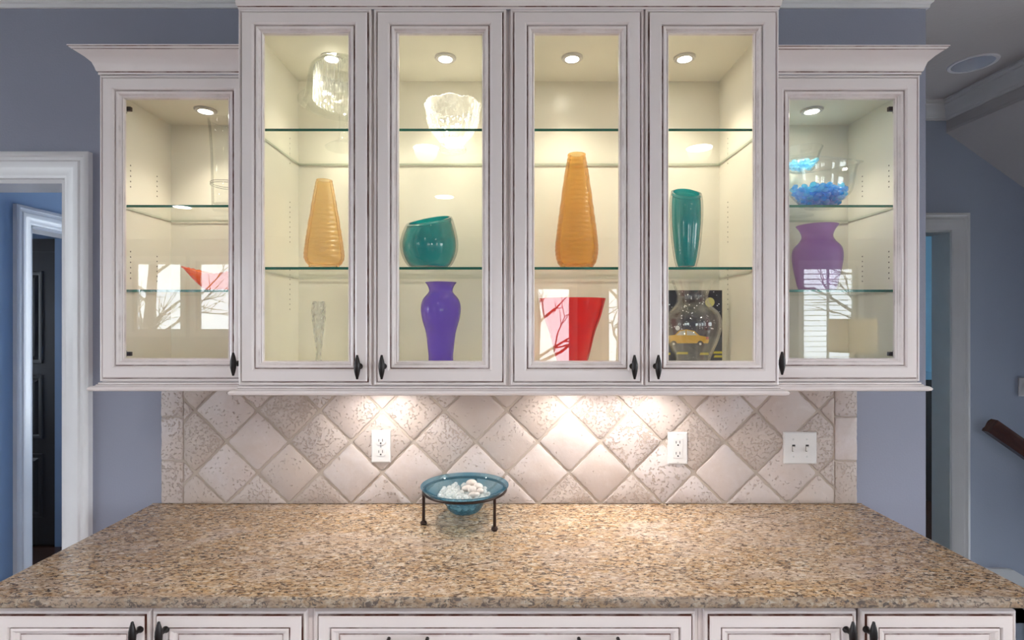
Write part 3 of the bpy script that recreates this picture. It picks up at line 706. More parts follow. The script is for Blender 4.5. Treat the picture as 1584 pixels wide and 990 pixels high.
def make_tile(poly, rough=1.0):
    cx = sum(p[0] for p in poly)/len(poly); cz = sum(p[1] for p in poly)/len(poly)
    pts = []
    for i in range(len(poly)):
        p, q = poly[i], poly[(i+1) % len(poly)]
        L = math.hypot(q[0]-p[0], q[1]-p[1]); k = max(1, int(L/.011))
        for j in range(k):
            t = j/k; x, z = p[0]+t*(q[0]-p[0]), p[1]+t*(q[1]-p[1])
            d = math.hypot(cx-x, cz-z) or 1; w = rough*R.uniform(0, .0024)*(R.random() < .6)+(rough*R.uniform(.001, .004) if j == 0 else 0)
            pts.append((x+(cx-x)/d*w, z+(cz-z)/d*w))
    n = len(pts); hh = .0105+R.uniform(0, .0016); vs = []
    for (ins, y) in ((0, -.004), (0, -hh+.0036), (.0012, -hh+.0012), (.0035, -hh)):
        for (x, z) in pts:
            d = math.hypot(cx-x, cz-z) or 1; k = min(ins/d, .6); vs.append((x+(cx-x)*k, y, z+(cz-z)*k))
    fs = [(r*n+i, r*n+(i+1) % n, (r+1)*n+(i+1) % n, (r+1)*n+i) for r in range(3) for i in range(n)]+[tuple(3*n+i for i in range(n))]
    MB().add(vs, fs).build('tile', M_tile, bs, angle=60)
hd = .10875; gap = .0033*1.414
for k in range(0, 6):
    for q in range(-7, 8):
        tx = SX(784, DT)+q*2*hd+(hd if k % 2 == 1 else 0); tz = ZK+k*hd
        s = hd-gap
        p = clip([(tx-s, tz), (tx, tz-s), (tx+s, tz), (tx, tz+s)], bl2+.0012, br2-.0012, zt0+.0005, zt1)
        if p and area(p) > 8e-5: make_tile(p)
for (a, b) in ((bl+.0003, bl2-.0018), (br2+.0018, br-.0003)):
    zz = [zt0, SZ(713, DT), SZ(645, DT), zt1]
    for k in range(3): make_tile([(a, zz[k]+(.0016 if k else 0)), (b, zz[k]+(.0016 if k else 0)), (b, zz[k+1]-.0016), (a, zz[k+1]-.0016)], .7)

# wall plates
def rbox(m, x0, x1, z0, z1, y0, y1, ch, mt=0):
    m.add([(x0, y0, z0), (x1, y0, z0), (x1, y0, z1), (x0, y0, z1), (x0, y1+ch*.6, z0), (x1, y1+ch*.6, z0), (x1, y1+ch*.6, z1), (x0, y1+ch*.6, z1), (x0+ch, y1, z0+ch), (x1-ch, y1, z0+ch), (x1-ch, y1, z1-ch), (x0+ch, y1, z1-ch)],
          [(0, 1, 5, 4), (1, 2, 6, 5), (2, 3, 7, 6), (3, 0, 4, 7), (4, 5, 9, 8), (5, 6, 10, 9), (6, 7, 11, 10), (7, 4, 8, 11), (8, 9, 10, 11)], mt)
def disc(m, x, z, y0, y1, r, mt=0, seg=14, sx=1, cut=None):
    p = []
    for k in range(seg):
        a = 2*pi*k/seg; zz = r*sin(a)
        if cut: zz = max(-cut, min(cut, zz))
        p.append((x+r*sx*cos(a), z+zz))
    m.prism(p, y1, y0, mt)
def outlet_slots(m, x, z, y):
    m.box(x-.0075, x-.0055, y-.0008, y, z-.002, z+.0065); m.box(x+.0055, x+.0075, y-.0008, y, z-.002, z+.0075); disc(m, x, z-.0075, y, y-.0008, .0028, 0, 10)
Dp1 = 1.838; yp0, yp = -.0118, -.0118-.0068
def plate(px0, px1, py0, py1, name, label, cat):
    x0, x1, z0, z1 = SX(px0, Dp1), SX(px1, Dp1), SZ(py1, Dp1), SZ(py0, Dp1)
    r = thing(name, ((x0+x1)/2, yp0, (z0+z1)/2), label, cat)
    m = MB(); rbox(m, x0, x1, z0, z1, yp0+.006, yp, .0035); m.build('cover_plate', M_plate, r, angle=20)
    return r, (x0+x1)/2, (z0+z1)/2
r, cx, cz = plate(574, 603.5, 666, 716, 'wall_outlet', 'white duplex outlet with two round-sided sockets on the tiles left of the blue dish', 'outlet')
for dz in (.0195, -.0195):
    m = MB(); disc(m, cx, cz+dz, yp, yp-.0022, .0172, 0, 24, 1, .0138); f = m.build('receptacle', M_plate, r)
    m = MB(); outlet_slots(m, cx, cz+dz, yp-.0022); m.build('slots', M_plastic_d, f, angle=0)
m = MB(); disc(m, cx, cz, yp, yp-.001, .003); m.build('screw', M_steel, r)
r, cx, cz = plate(1034, 1064, 669, 718.5, 'wall_outlet', 'white outlet with a rectangular insert on the tiles right of centre', 'outlet')
m = MB(); rbox(m, cx-.0165, cx+.0165, cz-.0335, cz+.0335, yp, yp-.0022, .001); f = m.build('receptacle', M_plate, r, angle=20)
m = MB(); outlet_slots(m, cx, cz+.019, yp-.0022); outlet_slots(m, cx, cz-.019, yp-.0022); f2 = m.build('slots', M_plastic_d, f, angle=0); f2['kind'] = 'stuff'
for dz in (.0484, -.0484):
    m = MB(); disc(m, cx, cz+dz, yp, yp-.001, .003); m.build('screw', M_steel, r)
r, cx, cz = plate(1213.5, 1264.5, 669, 718, 'light_switch', 'white double toggle switch plate at the right end of the tiles', 'switch')
for dx in (-.0235, .0235):
    m = MB(); m.box(cx+dx-.0052, cx+dx+.0052, yp-.0006, yp, cz-.012, cz+.012); f = m.build('toggle_slot', M_plastic_d, r, angle=0)
    m = MB(); m.prism([(cx+dx-.0042, cz-.010), (cx+dx+.0042, cz-.010), (cx+dx+.0042, cz+.006), (cx+dx-.0042, cz+.006)], yp-.009, yp-.0007); m.build('toggle', M_plate, f, angle=0)
    for dz in (.030, -.030):
        m = MB(); disc(m, cx+dx, cz+dz, yp, yp-.001, .003); m.build('screw', M_steel, r)
# switch plate and handrail on the far wall
x0, x1, z0, z1 = SX(1577.5, 2.89), SX(1577.5, 2.89)+.072, SZ(613, 2.89), SZ(584.5, 2.89)
r = thing('light_switch', ((x0+x1)/2, YF, (z0+z1)/2), 'white switch plate on the far blue wall at the right edge', 'switch')
m = MB(); rbox(m, x0, x1, z0, z1, YF-.0004, YF-.007, .003); m.build('cover_plate', M_plate, r, angle=20)
m = MB(); m.box((x0+x1)/2-.005, (x0+x1)/2+.005, YF-.014, YF-.007, (z0+z1)/2-.010, (z0+z1)/2+.006); m.build('toggle', M_plate, r, angle=0)
def handrail():
    Dh = 2.80; ax, az = SX(1531, Dh), SZ(658, Dh); sl = -.70; L = 1.6
    r = thing('handrail', (ax, Y(Dh), az), 'dark mahogany stair handrail descending along the far blue wall', 'handrail')
    sec = [(-.020, -.028), (.020, -.028), (.024, -.018), (.020, -.008), (.026, .006), (.028, .018), (.020, .028), (-.020, .028), (-.028, .018), (-.026, .006), (-.020, -.008), (-.024, -.018)]
    m = MB(); n = len(sec); vs = []
    for k in (0, 1):
        for (dy, dz) in sec: vs.append((ax+L*k+(0 if k else dz*.9), Y(Dh)+dy, az+sl*L*k+dz*1.6-(0 if k else dz*.5)))
    m.add(vs, [(i, (i+1) % n, n+(i+1) % n, n+i) for i in range(n)]+[tuple(range(n)), tuple(range(2*n-1, n-1, -1))]); m.build('rail', M_wood, r, angle=50)
    for t in (.35, 1.5):
        m = MB(); x, z = ax+t, az+sl*t; m.tube([(x, YF-.001, z-.08), (x, YF-.04, z-.075), (x, Y(Dh), z-.035)], .007, 8); m.lathe([(0, z-.10), (.02, z-.10), (.02, z-.06), (0, z-.06)], x, YF-.021, 12); m.build('bracket', M_bronze, r)
handrail()

# recessed ceiling lights
def can(x, y, lit, label):
    r = thing('recessed_light', (x, y, ZC), label, 'ceiling light', 'recessed ceiling lights')
    ro = .085 if lit else .0795
    m = MB(); m.lathe([(ro, ZC-.0005), (ro, ZC-.005), (ro+.012, ZC-.005), (ro+.015, ZC-.0005)], x, y, 40); m.build('trim_ring', M_trim, r)
    if lit:
        m = MB(); m.lathe([(0, ZC-.003), (.085, ZC-.003), (.085, ZC-.001), (0, ZC-.001)], x, y, 32); m.build('lens', M_can, r)
        light('recessed_lamp', 'SPOT', (x, y, ZC-.02), CAN_W, (1, .93, .84), (0, 0, 0), spot_size=radians(150), spot_blend=.8, shadow_soft_size=.08)
    else:
        m = MB(); m.lathe([(.0795, ZC-.003), (.074, ZC+.05), (.062, ZC+.11), (.040, ZC+.13), (0, ZC+.13)], x, y, 40); m.build('reflector', M_dim, r)
can(CX, CY, False, 'unlit recessed ceiling light beyond the right cabinet')
for x, y in ((-.57, -DW-.67), (-.62, -DW-2.1), (1.3, -DW-.67), (-3.4, -DW-2.4), (1.5, -DW-2.4), (4.4, -DW-2.4), (-3.4, -DW-.3), (4.2, -DW-.3)):
    can(x, y, True, 'lit recessed ceiling light in the room behind the viewer, mirrored in the glass doors')

# ---------------------------------------------------------------- glassware
def px(cx, D, pts): return [(h*D/FPX, SZ(y, D)) for h, y in pts]
def spl(pts, k=6):
    """Catmull-Rom through the profile points"""
    out = []
    for i in range(len(pts)-1):
        p0, p1, p2, p3 = pts[max(i-1, 0)], pts[i], pts[i+1], pts[min(i+2, len(pts)-1)]
        for j in range(k):
            t = j/k
            out.append(tuple(.5*((2*p1[a])+(-p0[a]+p2[a])*t+(2*p0[a]-5*p1[a]+4*p2[a]-p3[a])*t*t+(-p0[a]+3*p1[a]-3*p2[a]+p3[a])*t**3) for a in (0, 1)))
    return out+[pts[-1]]
def shell(outer, wall=.004, foot=.006):
    """outer profile bottom to top, closed below, with an inner surface"""
    inner = [(max(r-wall, .001), z) for r, z in outer if z > outer[0][1]+foot][::-1]
    return [(0, outer[0][1])]+outer+inner+[(0, outer[0][1]+foot)]
def vessel(name, label, cat, px_c, D, prof, material, fx=None, seg=56, sy=1.0, group=None, wall=.004, foot=.006):
    x, y = SX(px_c, D), Y(D); z0 = prof[0][1]
    m = MB(); m.lathe(shell(prof, wall, foot), x, y, seg, 0, fx, sy)
    return tag(m.build(name, material, None, loc=(x, y, z0), angle=50), label, cat, group)
zS1, zS2 = zsh; zs1, zs2 = ssh; E = .0004
def rebase(prof, z): return [(prof[0][0], z+E)]+[p for p in prof[1:] if p[1] > z+.004]
# amber vases
D = 1.60
p = spl(px(501.5, D, [(22, 412), (27, 406), (30, 397), (28.5, 380), (24.5, 352), (18, 312), (13.2, 285), (12, 279)]), 8)
p = [(r, z) for r, z in p]; p = rebase(p, zS2)
rip = lambda a, r, z: (r+.0006*sin(2*pi*z/.0125+1.2*sin(a*3)), z)
vessel('amber_vase', 'pale amber ribbed cone vase on the glass shelf under the cake stand', 'vase', 501.5, D, p, M_amber, rip, wall=.006, foot=.014)
p = rebase(spl(px(892, D, [(24, 414), (30, 405), (33.2, 386), (31, 360), (25.5, 318), (18.5, 268), (14.2, 244), (13.7, 239)]), 10), zS2)
vessel('amber_vase', 'taller deep amber ribbed cone vase on the shelf above the red vase', 'vase', 892, D, p, M_amber2, rip, wall=.006, foot=.014)
# teal bowl and vase: dark teal core cased in clear glass, rims cut at a slant
def cased(name, label, cx, D, pts, core_in, tilt, base):
    x, y = SX(cx, D), Y(D)
    pr = rebase(spl(px(cx, D, pts), 8), base); ztop = pr[-1][1]; zb = pr[0][1]; H = ztop-zb
    def cut(a, r, z):
        t = max(0, (z-zb)/H)**3
        return (r, z+t*(tilt[0]*cos(a)+tilt[1]*sin(a)))
    root = thing(name, (x, y, zb), label, 'vase' if 'vase' in name else 'bowl')
    m = MB(); m.lathe([(0, zb)]+pr+[(pr[-1][0]-core_in*.8, pr[-1][1])], x, y, 64, 0, cut); m.build('clear_casing', M_case, root, angle=50)
    q = [(max(r-core_in*(.55 if z > ztop-.01 else 1), .002), max(z, zb+.010)-.0008) for r, z in pr]
    q = [(0, zb+.010)]+q
    inn = [(max(r-.004, .001), z) for r, z in q[2:] if z > zb+.014][::-1]
    m = MB(); m.lathe(q+inn+[(0, zb+.016)], x, y, 64, 0, cut); c = m.build('teal_core', M_teal, root, angle=50); c['label'] = 'deep teal inner glass'
cased('teal_bowl', 'round teal glass bowl with a slanted rim on the shelf above the purple vase', 664, 1.61, [(27, 416), (36, 408), (43, 393), (45, 378), (42.5, 362), (37.5, 346), (34.5, 340.5)], .0075, (.010, .021), zS2)
cased('teal_vase', 'tall teal glass vase cased in clear glass on the shelf above the taxi painting', 1061.5, 1.59, [(15, 413), (18.5, 400), (22, 375), (24.5, 345), (25, 320), (24, 305), (22.5, 298)], .0062, (.000, .022), zS2)
# purple vase
D = 1.62
p = rebase(spl(px(682, D, [(20, 574), (19, 556), (19.5, 545), (23, 515), (28.5, 495), (30.8, 478), (28, 464), (19.5, 453), (18.2, 448), (21, 441), (24.3, 437)]), 8), ZTF)
vessel('purple_vase', 'shiny violet glass baluster vase on the cabinet floor under the teal bowl', 'vase', 682, D, p, M_purple, wall=.004)
# red vase
p = rebase(spl(px(887, D, [(21, 575), (23, 562), (27.5, 546), (35, 515), (43.5, 491), (51.5, 462)]), 8), ZTF)
vessel('red_vase', 'flared red glass vase on the cabinet floor under the deep amber vase', 'vase', 885, D, p, M_red, wall=.005, foot=.02)
# clear bud vase
p = rebase(spl(px(493, D, [(14, 576), (9, 570), (5, 558), (4.5, 540), (7, 515), (9.5, 492), (10, 478), (8.5, 468)]), 8), ZTF)
vessel('bud_vase', 'slim clear crystal bud vase on the cabinet floor below the pale amber vase', 'vase', 493, D, p, M_crystal, lambda a, r, z: (r*(1+(.10*sin(8*a)*sin((z-1.47)*160) if z > 1.46 else 0)), z+(.004*abs(sin(4*a)) if z > 1.58 else 0)), seg=64, wall=.003)
# clear vase in front of the painting
D = 1.60
p = rebase(spl(px(1070, D, [(25, 573), (25, 566), (27, 552), (38, 525), (42.5, 503), (39, 485), (28, 473), (23.5, 464), (23.5, 454), (28.5, 441), (31.5, 434)]), 8), ZTF)
vessel('clear_vase', 'clear glass urn vase in front of the black taxi painting', 'vase', 1071, D, p, M_clear, wall=.004, foot=.03)
# taxi painting
Dn = 1.745; yn = Y(Dn)
pnl = (SX(992, Dn), SX(1117, Dn), ZTF+E, SZ(449, Dn)); w_, h_ = pnl[1]-pnl[0], pnl[3]-pnl[2]
art = thing('taxi_painting', ((pnl[0]+pnl[1])/2, yn, ZTF), 'black square painting of a yellow taxi under a moon, standing behind the clear vase', 'painting')
MB().box(pnl[0], pnl[1], yn, yn+.018, pnl[2], pnl[3]).build('canvas', M_night, art, angle=0)
def AX(px_): return SX(px_, Dn)
def AZ(py_): return SZ(py_, Dn)
m = MB(); m.prism([(pnl[0], pnl[2]), (pnl[1], pnl[2]), (pnl[1], AZ(521)), (pnl[0], AZ(521))], yn-.0004, yn); m.build('road', M_road, art, angle=0)
m = MB()
for (a, b, z) in ((998, 1014, 545), (1022, 1037, 547), (1046, 1064, 546), (1082, 1096, 547), (1103, 1117, 545), (1104, 1117, 551)): m.prism([(AX(a), AZ(z+2)), (AX(b), AZ(z+2)), (AX(b), AZ(z-1.5)), (AX(a)+.003, AZ(z-1.5))], yn-.0008, yn-.0004)
m.build('lane_marks', M_lane, art, angle=0)
m = MB(); disc(m, AX(1098), AZ(467.5), yn, yn-.0006, .0155, 0, 28); m.build('moon', M_moon, art, angle=0)
m = MB()
for k in range(90):
    x, z = R.uniform(pnl[0]+.004, pnl[1]-.004), R.uniform(AZ(510), pnl[3]-.004)
    if math.hypot(x-AX(1098), z-AZ(467.5)) > .019: disc(m, x, z, yn, yn-.0005, R.choice((.0011, .0015, .0022)), 0, 6)
o = m.build('stars', M_star, art, angle=0); o['kind'] = 'stuff'
car = [(1032, 531), (1032, 521), (1036, 519), (1044, 518), (1051, 511), (1062, 509.5), (1074, 512), (1082, 519), (1093, 521), (1097, 526), (1095, 531)]
m = MB(); m.prism([(AX(a), AZ(b)) for a, b in car], yn-.0008, yn); car_o = m.build('taxi', M_taxi, art, angle=0)
m = MB(); m.prism([(AX(a), AZ(b)) for a, b in ((1046, 518.5), (1052, 512.5), (1060, 511), (1060, 518.5))], yn-.0012, yn-.0008); m.prism([(AX(a), AZ(b)) for a, b in ((1062, 518.5), (1062, 511), (1072, 513), (1078, 518.5))], yn-.0012, yn-.0008); m.build('taxi_windows', M_win, car_o, angle=0)
m = MB()
for a in (1042, 1083): disc(m, AX(a), AZ(532), yn-.0008, yn-.0013, .0105, 0, 20)
m.build('taxi_wheels', M_tyre, car_o, angle=0)
m = MB()
for a in (1042, 1083): disc(m, AX(a), AZ(532), yn-.0013, yn-.0016, .004, 0, 14)
disc(m, AX(1048), AZ(507.5), yn-.0008, yn-.0012, .0075, 0, 16); m.build('taxi_details', M_star, car_o, angle=0)
m = MB(); m.box(AX(1092), AX(1096), yn-.0013, yn-.0008, AZ(525), AZ(521)); m.build('tail_lamp', M_redp, car_o, angle=0)
# cake stand and dome
D = 1.692; x, y = SX(531, D), Y(D); zt_ = SZ(164, D)
cs = thing('cake_stand', (x, y, zS1), 'clear glass pedestal cake stand on the top shelf of the leftmost tall door', 'cake stand')
m = MB(); m.lathe([(0, zt_-.006), (.030, zt_-.007), (.115, zt_-.008), (.128, zt_-.003), (.136, zt_+.002), (.137, zt_+.006), (.131, zt_+.006), (.122, zt_), (0, zt_)], x, y, 72); m.build('plate', M_dome, cs, angle=50)
m = MB(); zz = zS1+E; m.lathe([(0, zz), (.054, zz), (.056, zz+.004), (.046, zz+.012), (.022, zz+.024), (.012, zz+.038), (.011, zz+.050), (.017, zz+.060), (.012, zz+.070), (.013, zt_-.030), (.030, zt_-.0075), (0, zt_-.0075)], x, y, 40); m.build('pedestal', M_dome, cs, angle=50)
dm = thing('cake_dome', (x, y, zt_), 'ribbed clear glass dome sitting on the cake stand plate', 'cake dome')
zz = zt_+.0005; ht = ZTC-.014-zz
m = MB(); m.lathe([(.116, zz), (.119, zz+.003), (.117, zz+.010), (.111, zz+ht*.45), (.102, zz+ht*.80), (.090, zz+ht*.92), (.050, zz+ht), (0, zz+ht), (0, zz+ht-.003), (.049, zz+ht-.003), (.088, zz+ht*.92-.002), (.099, zz+ht*.80), (.108, zz+ht*.45), (.114, zz+.010), (.113, zz)], x, y, 96); m.build('dome', M_dome, dm, angle=60)
def ribs(a, r, z): return (r*(1+.030*sin(44*a)), z)
m = MB(); m.lathe([(.087, zz+.006), (.090, zz+.012), (.088, zz+ht*.80), (.084, zz+ht*.84), (.081, zz+ht*.80), (.083, zz+.010)], x, y, 264, 0, ribs); m.build('ribbed_band', M_crystal, dm, angle=60)
m = MB(); zk = zz+ht+.0002; m.lathe([(0, zk), (.005, zk), (.004, zk+.003), (.009, zk+.007), (.007, zk+.011), (0, zk+.012)], x, y, 20); m.build('knob', M_dome, dm)
# crystal bowl
D = 1.72; x, y = SX(700.5, D), Y(D)
z0 = zS1+E; cb = thing('crystal_bowl', (x, y, z0), 'scalloped cut crystal footed bowl on the top shelf beside the cake stand', 'bowl')
zr = SZ(164, D)
pr = spl([(.034, z0+.022), (.050, z0+.040), (.070, z0+.066), (.082, z0+.100), (.086, z0+.128), (.0915, zr)], 8)
def cutb(a, r, z):
    t = (z-z0)/(zr-z0)
    rr = r*(1+.020*sin(24*a+t*5)*(t < .7)+.020*sin(24*a-t*5)*(t < .7)+.018*cos(8*a)*max(0, t-.4))
    return (rr, z+(.0065*(abs(cos(4*a))**.6-.5)+.0012*cos(48*a) if t > .97 else 0))
inn = [(r-.0055, z) for r, z in pr if z > z0+.034][::-1]
m = MB(); m.lathe([(0, z0+.020)]+pr+inn+[(0, z0+.034)], x, y, 192, 0, cutb); m.build('cut_body', M_crystal, cb, angle=25)
m = MB(); m.lathe([(0, z0), (.038, z0), (.043, z0+.004), (.041, z0+.014), (.036, z0+.021), (0, z0+.0195)], x, y, 96, 0, lambda a, r, z: (r*(1+.03*sin(24*a)), z)); m.build('foot', M_crystal, cb, angle=25)
# orange ruffled bowl
D = 1.70; x, y = SX(347, D), Y(D); z0 = zs2+E
def ruff(a, r, z):
    t = min(1, max(0, (z-z0-.006)/.066))
    return (r*(1+t*.16*cos(2*a)), z+t*(.014*(cos(2*a))-.006)+(.0016*cos(40*a) if t > .95 else 0))
p = spl([(.052, z0), (.062, z0+.008), (.086, z0+.034), (.105, z0+.062), (.112, z0+.070)], 6)
vessel('ruffled_bowl', 'orange red pressed glass bowl with ruffled rim on the left cabinet shelf', 'bowl', 347, D, p, M_orange, ruff, seg=160, sy=.80)
# tall clear vase in the left cabinet
D = 1.70; z0 = zs1+E; zt_ = SZ(188, D)
p = spl([(.036, z0), (.040, z0+.006), (.042, z0+.05), (.044, z0+.16), (.048, z0+.24), (.053, zt_)], 8)
vv = vessel('cylinder_vase', 'tall clear glass vase with a dark wire ring on the left cabinet top shelf', 'vase', 350, D, p, M_bowl, wall=.004, foot=.018)
m = MB(); pts = [(SX(350, D)+.0455*cos(t), Y(D)+.0455*sin(t), SZ(286, D)+.006*t/6.28-.006) for t in [k*2*pi/24 for k in range(49)]]
m.tube(pts, .0008, 6); m.build('wire_ring', M_black, vv)
# lilac vase in the right cabinet
D = 1.67
p = rebase(spl(px(1264, D, [(25, 449), (28, 440), (33, 415), (35, 397), (33, 384), (25, 374), (21.5, 366), (24, 357), (29.5, 349)]), 8), zs2)
vessel('lilac_vase', 'frosted lilac glass urn vase on the lower shelf of the right cabinet', 'vase', 1264, D, p, M_lilac, wall=.004)
# glass bowls with blue gems
def gem_mesh(name, material, r, squash=.72):
    m = MB(); m.lathe([(0, -r*squash), (r*.55, -r*squash*.86), (r*.93, -r*squash*.35), (r, 0), (r*.93, r*squash*.35), (r*.55, r*squash*.86), (0, r*squash)], 0, 0, 10)
    o = m.build(name, material, None, angle=70); me = o.data; bpy.data.objects.remove(o); return me
def scatter(name, meshes, n, cx, cy, zfun, rx, ry, zlo, zhi, r, label, group, cat, tries=6000, flatten=.5):
    got = []; t = 0
    while len(got) < n and t < tries:
        t += 1; z = R.uniform(zlo, zhi)
        k = zfun(z); a, q = R.uniform(0, 2*pi), math.sqrt(R.random())
        X, Yy = cx+rx*k*q*cos(a), cy+ry*k*q*sin(a)
        if all((X-g[0])**2+(Yy-g[1])**2+((z-g[2])*1.25)**2 > (r*1.62)**2 for g in got): got.append((X, Yy, z))
    for (X, Yy, z) in got:
        o = bpy.data.objects.new(name, R.choice(meshes)); C.objects.link(o); o.location = (X, Yy, z)
        o.rotation_euler = (R.uniform(-.8, .8), R.uniform(-.8, .8), R.uniform(0, 6)); tag(o, label, cat, group)
    return got
D = 1.67; x, y = SX(1268, D), Y(D); z0 = zs1+E; zr = SZ(254, D)
p = spl([(.030, z0), (.046, z0+.004), (.078, z0+.032), (.098, z0+.062), (.112, zr-.012), (.128, zr)], 8)
vessel('glass_bowl', 'wide clear glass bowl of deep blue gems on the right cabinet top shelf', 'bowl', 1268, D, p, M_bowl, lambda a, r, z: (r, z+(.006*cos(2*a-1.0) if z > zr-.004 else 0)), sy=.66, wall=.003, foot=.003)
gm = gem_mesh('blue_gem', M_blue, .0105); gm2 = gem_mesh('blue_gem', M_blue2, .0105)
scatter('blue_gem', [gm, gm, gm, gm2], 120, x, y, lambda z: .036+.62*(z-z0)+.012, 1.0, .66, z0+.014, z0+.066, .0105, 'blue glass gem among those in the wide clear bowl', 'blue gems in the wide bowl', 'gem', 9000)
D = 1.782; x, y = SX(1240, D), Y(D); zb2 = SZ(268, D); zr = SZ(231, D)
cm = thing('glass_compote', (x, y, z0), 'small clear footed glass compote of pale blue gems behind the wide bowl', 'bowl')
p = spl([(.010, zb2), (.030, zb2+.004), (.044, zb2+.022), (.055, zr-.02), (.0635, zr)], 6)
m = MB(); m.lathe(shell(p, .0028, .004), x, y, 48); m.build('cup', M_bowl, cm, angle=50)
m = MB(); m.lathe([(0, z0), (.036, z0), (.036, z0+.004), (.012, z0+.012), (.006, z0+.03), (.006, zb2-.02), (.010, zb2-.0003), (0, zb2-.0003)], x, y, 32); m.build('stem_foot', M_bowl, cm, angle=50)
gm3 = gem_mesh('pale_gem', M_pale, .0098)
scatter('pale_gem', [gm3], 40, x, y, lambda z: .026+.75*(z-zb2-.012), 1, 1, zb2+.014, zb2+.036, .0098, 'pale aqua glass gem among those in the footed compote', 'pale gems in the compote', 'gem')

# ---------------------------------------------------------------- blue dish on its stand
Dd = 1.707; X0, Y0 = SX(719, Dd), Y(Dd)
zr = HC-.5265; zring = zr-.014
st = thing('dish_stand', (X0, Y0, ZK), 'dark bronze three-legged ring stand on the granite counter', 'stand')
rr = .1325
m = MB(); m.tube([(X0+rr*cos(t), Y0+rr*sin(t), zring) for t in [2*pi*k/64 for k in range(65)]], .0042, 10); m.build('ring', M_bronze, st)
for ang in (198, 318, 78):
    a = radians(ang); lx, ly = X0+rr*cos(a), Y0+rr*sin(a)
    m = MB(); m.tube([(lx, ly, ZK+.006), (lx, ly, ZK+.05), (lx, ly, zring)], [.0052, .0046, .0044], 12)
    lg = m.build('leg', M_bronze, st)
    m = MB(); m.lathe([(0, ZK+E), (.009, ZK+E), (.0108, ZK+.004), (.0095, ZK+.009), (.006, ZK+.012), (0, ZK+.012)], lx, ly, 18); m.build('foot', M_bronze, lg)
zbt = zr-.088
p = [(.026, zbt), (.044, zbt+.005), (.056, zbt+.018), (.066, zbt+.034), (.084, zbt+.050), (.108, zbt+.063), (.1265, zr-.0125), (.132, zr-.006), (.1415, zr)]
p = spl(p, 6)
vessel('blue_dish', 'translucent blue glass dish held in the bronze ring stand', 'dish', 719, Dd, p, M_bluedish, seg=96, wall=.0045, foot=.005)
# beads and stones in the dish
zin = zr-.052
m = MB(); bead = gem_mesh('glass_bead', M_bead, .0088, .8)
def ell(name, a, b, c, seed):
    m = MB(); q = random.Random(seed); k = [q.uniform(-.12, .12) for _ in range(3)]
    m.lathe([(max(1e-5, sin(t)), -cos(t)) for t in [pi*i/9 for i in range(10)]], 0, 0, 16, 0, lambda an, r, z: (r*(1+k[0]*cos(an)+k[1]*cos(2*an)), z*(1+k[2]*cos(an))))
    m.v = [(x*a, y*b, z*c) for x, y, z in m.v]; o = m.build(name, M_stone, None, angle=80); return o
def dishr(z): return max(.01, .052+(z-zbt-.006)*1.05)
def bead_at(px_, py_, Dz):
    return SX(px_, Dz), Y(Dz), SZ(py_, Dz)
got = []
for layer, (zl, n, k) in enumerate(((zbt+.018, 14, .034), (zbt+.032, 26, .048), (zbt+.046, 44, .066), (zbt+.058, 60, .080), (zbt+.069, 46, .070))):
    t = 0; c = 0
    while c < n and t < 3000:
        t += 1; a, q = R.uniform(0, 2*pi), math.sqrt(R.random())
        rad = k*q; X, Yy = X0+rad*cos(a)-.004, Y0+rad*sin(a); z = zl+R.uniform(-.003, .003)
        if layer == 4 and X > X0+.000 and X < X0+.062 and abs(Yy-Y0) < .055: continue
        if all((X-g[0])**2+(Yy-g[1])**2+(z-g[2])**2 > .0150**2 for g in got):
            got.append((X, Yy, z)); c += 1
            o = bpy.data.objects.new('glass_bead', bead); C.objects.link(o); o.location = (X, Yy, z); o.rotation_euler = (R.uniform(-.6, .6), R.uniform(-.6, .6), R.uniform(0, 6))
            tag(o, 'clear glass bead among those heaped in the blue dish', 'bead', 'clear beads in the blue dish')
zst = zbt+.071
for i, (dx, dy, dz, a, b, c, rz, lab) in enumerate((
        (.020, .034, .012, .0185, .0135, .012, .1, 'largest rounded pale stone at the back of the stones in the blue dish'),
        (.043, .012, .008, .0185, .012, .0105, -.5, 'long pale stone at the right of the stones in the blue dish'),
        (.006, .004, .004, .018, .012, .0100, .4, 'grey flat stone at the left of the stones in the blue dish'),
        (.024, -.014, .006, .0150, .013, .012, .9, 'upright pale stone in the middle of the stones in the blue dish'),
        (.050, -.016, .002, .0135, .010, .009, .5, 'small pinkish stone at the right front of the stones in the blue dish'),
        (.034, -.040, -.002, .0175, .010, .0095, .3, 'pinkish long stone nearest the front of the blue dish'))):
    o = ell('pebble', a, b, c, i+3); o.location = (X0+dx, Y0+dy, zst+dz); o.rotation_euler = (0, 0, rz); tag(o, lab, 'stone', 'stones in the blue dish')

# ---------------------------------------------------------------- lamp and table behind the viewer, seen in the right cabinet's glass
tx, ty = 3.30, -DW-2.0
t = thing('side_table', (tx, ty, 0), 'small dark side table behind the viewer carrying the drum lamp', 'table')
MB().box(tx-.26, tx+.26, ty-.26, ty+.26, .62, .65).build('tabletop', M_floor, t, angle=0, bevel=.004)
for sx in (-1, 1):
    for sy in (-1, 1): MB().tube([(tx+sx*.22, ty+sy*.22, 0), (tx+sx*.22, ty+sy*.22, .62)], [.015, .022], 10).build('leg', M_floor, t)
l = thing('table_lamp', (tx, ty, .6505), 'oatmeal drum-shade table lamp mirrored in the right cabinet glass', 'lamp')
m = MB(); m.lathe([(0, .6505), (.08, .6505), (.085, .66), (.05, .69), (.075, .78), (.085, .88), (.05, 1.02), (.02, 1.08), (.012, 1.26), (0, 1.26)], tx, ty, 32); m.build('base', M_plate, l)
m = MB(); m.lathe([(.200, 1.255), (.205, 1.255), (.198, 1.575), (.193, 1.575)], tx, ty, 48, close=True); m.build('lamp_shade', M_shade, l)
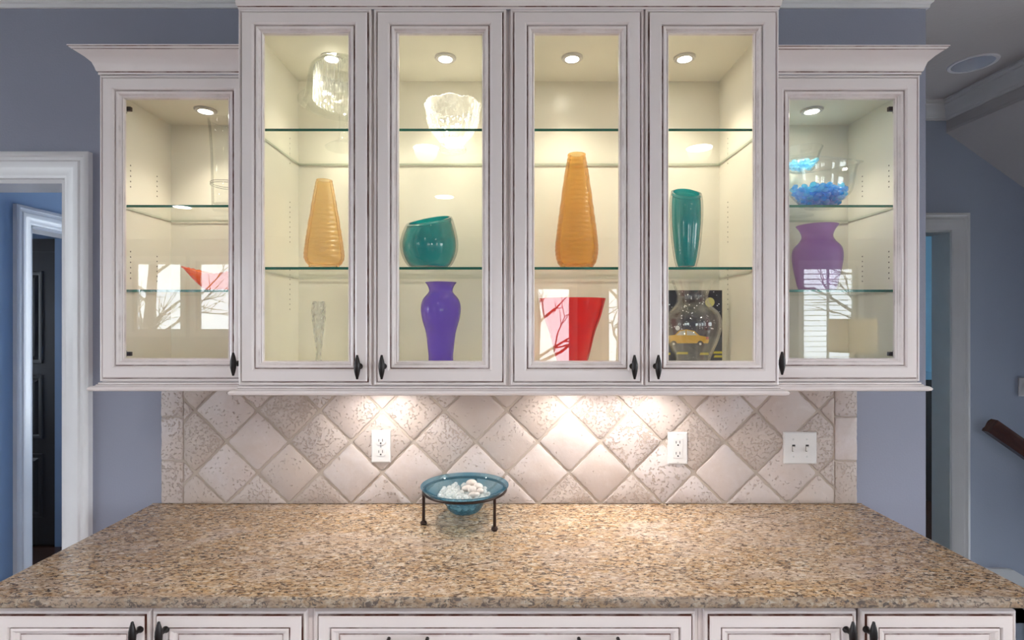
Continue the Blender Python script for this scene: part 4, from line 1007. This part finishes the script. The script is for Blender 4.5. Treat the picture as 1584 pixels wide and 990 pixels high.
light('added_shade_light', 'POINT', (tx, ty, 1.42), 40, (1, .90, .76), shadow_soft_size=.04)  # point light added inside the shade so its reflection shows bright
m = MB(); m.tube([(tx, ty, 1.26), (tx, ty, 1.60)], .005, 8); m.lathe([(0, 1.60), (.010, 1.60), (.010, 1.62), (0, 1.625)], tx, ty, 12); m.build('finial', M_steel, l)

# ---------------------------------------------------------------- outdoors, mirrored through the windows
mb = MB(); mb.box(-20, 20, -24, YB-.3, -.5, -.4); struct('ground', mb, M_lawn, angle=0)
def bare_tree(x, y, h, seed, label):
    q = random.Random(seed); m = MB(); t = thing('bare_tree', (x, y, -.4), label, 'tree')
    m.tube([(x, y, -.4), (x+q.uniform(-.1, .1), y, h*.3), (x+q.uniform(-.2, .2), y, h*.7), (x, y, h)], [.14, .11, .06, .015], 8); m.build('trunk', M_bark, t)
    m = MB()
    def br(p, d, L, r, k):
        e = [p[i]+d[i]*L for i in range(3)]; mid = [p[i]+d[i]*L*.5+q.uniform(-.06, .06)*L for i in range(3)]
        m.tube([p, mid, e], [r, r*.75, r*.4], 5, cap=False)
        if k:
            for _ in range(4):
                f = q.uniform(.35, 1); b = [p[i]+d[i]*L*f for i in range(3)]
                n = [d[i]+q.uniform(-.8, .8) for i in range(3)]; n[2] += .15; l = math.sqrt(sum(c*c for c in n)) or 1
                br(b, [c/l for c in n], L*.55, r*.5, k-1)
    for k in range(14):
        z = h*q.uniform(.12, .95); a = q.uniform(0, 6.28); br([x, y, z], [cos(a)*.8, sin(a)*.5, .5], q.uniform(.9, 1.7), .035, 2)
    m.build('branches', M_bark, t)
for i, (x, y, h, lab) in enumerate(((-11.5, -9.2, 5.0, 'bare tree mirrored at the far left of the left cabinet glass'), (-7.3, -9.6, 5.0, 'bare tree mirrored behind the orange ruffled bowl'), (.4, -9.0, 5.5, 'bare tree mirrored over the red vase'), (2.3, -10.0, 5.5, 'bare tree mirrored right of the red vase'), (7.0, -9.5, 5.5, 'bare tree mirrored over the lilac vase'))):
    bare_tree(x, y, h, 20+i, lab)
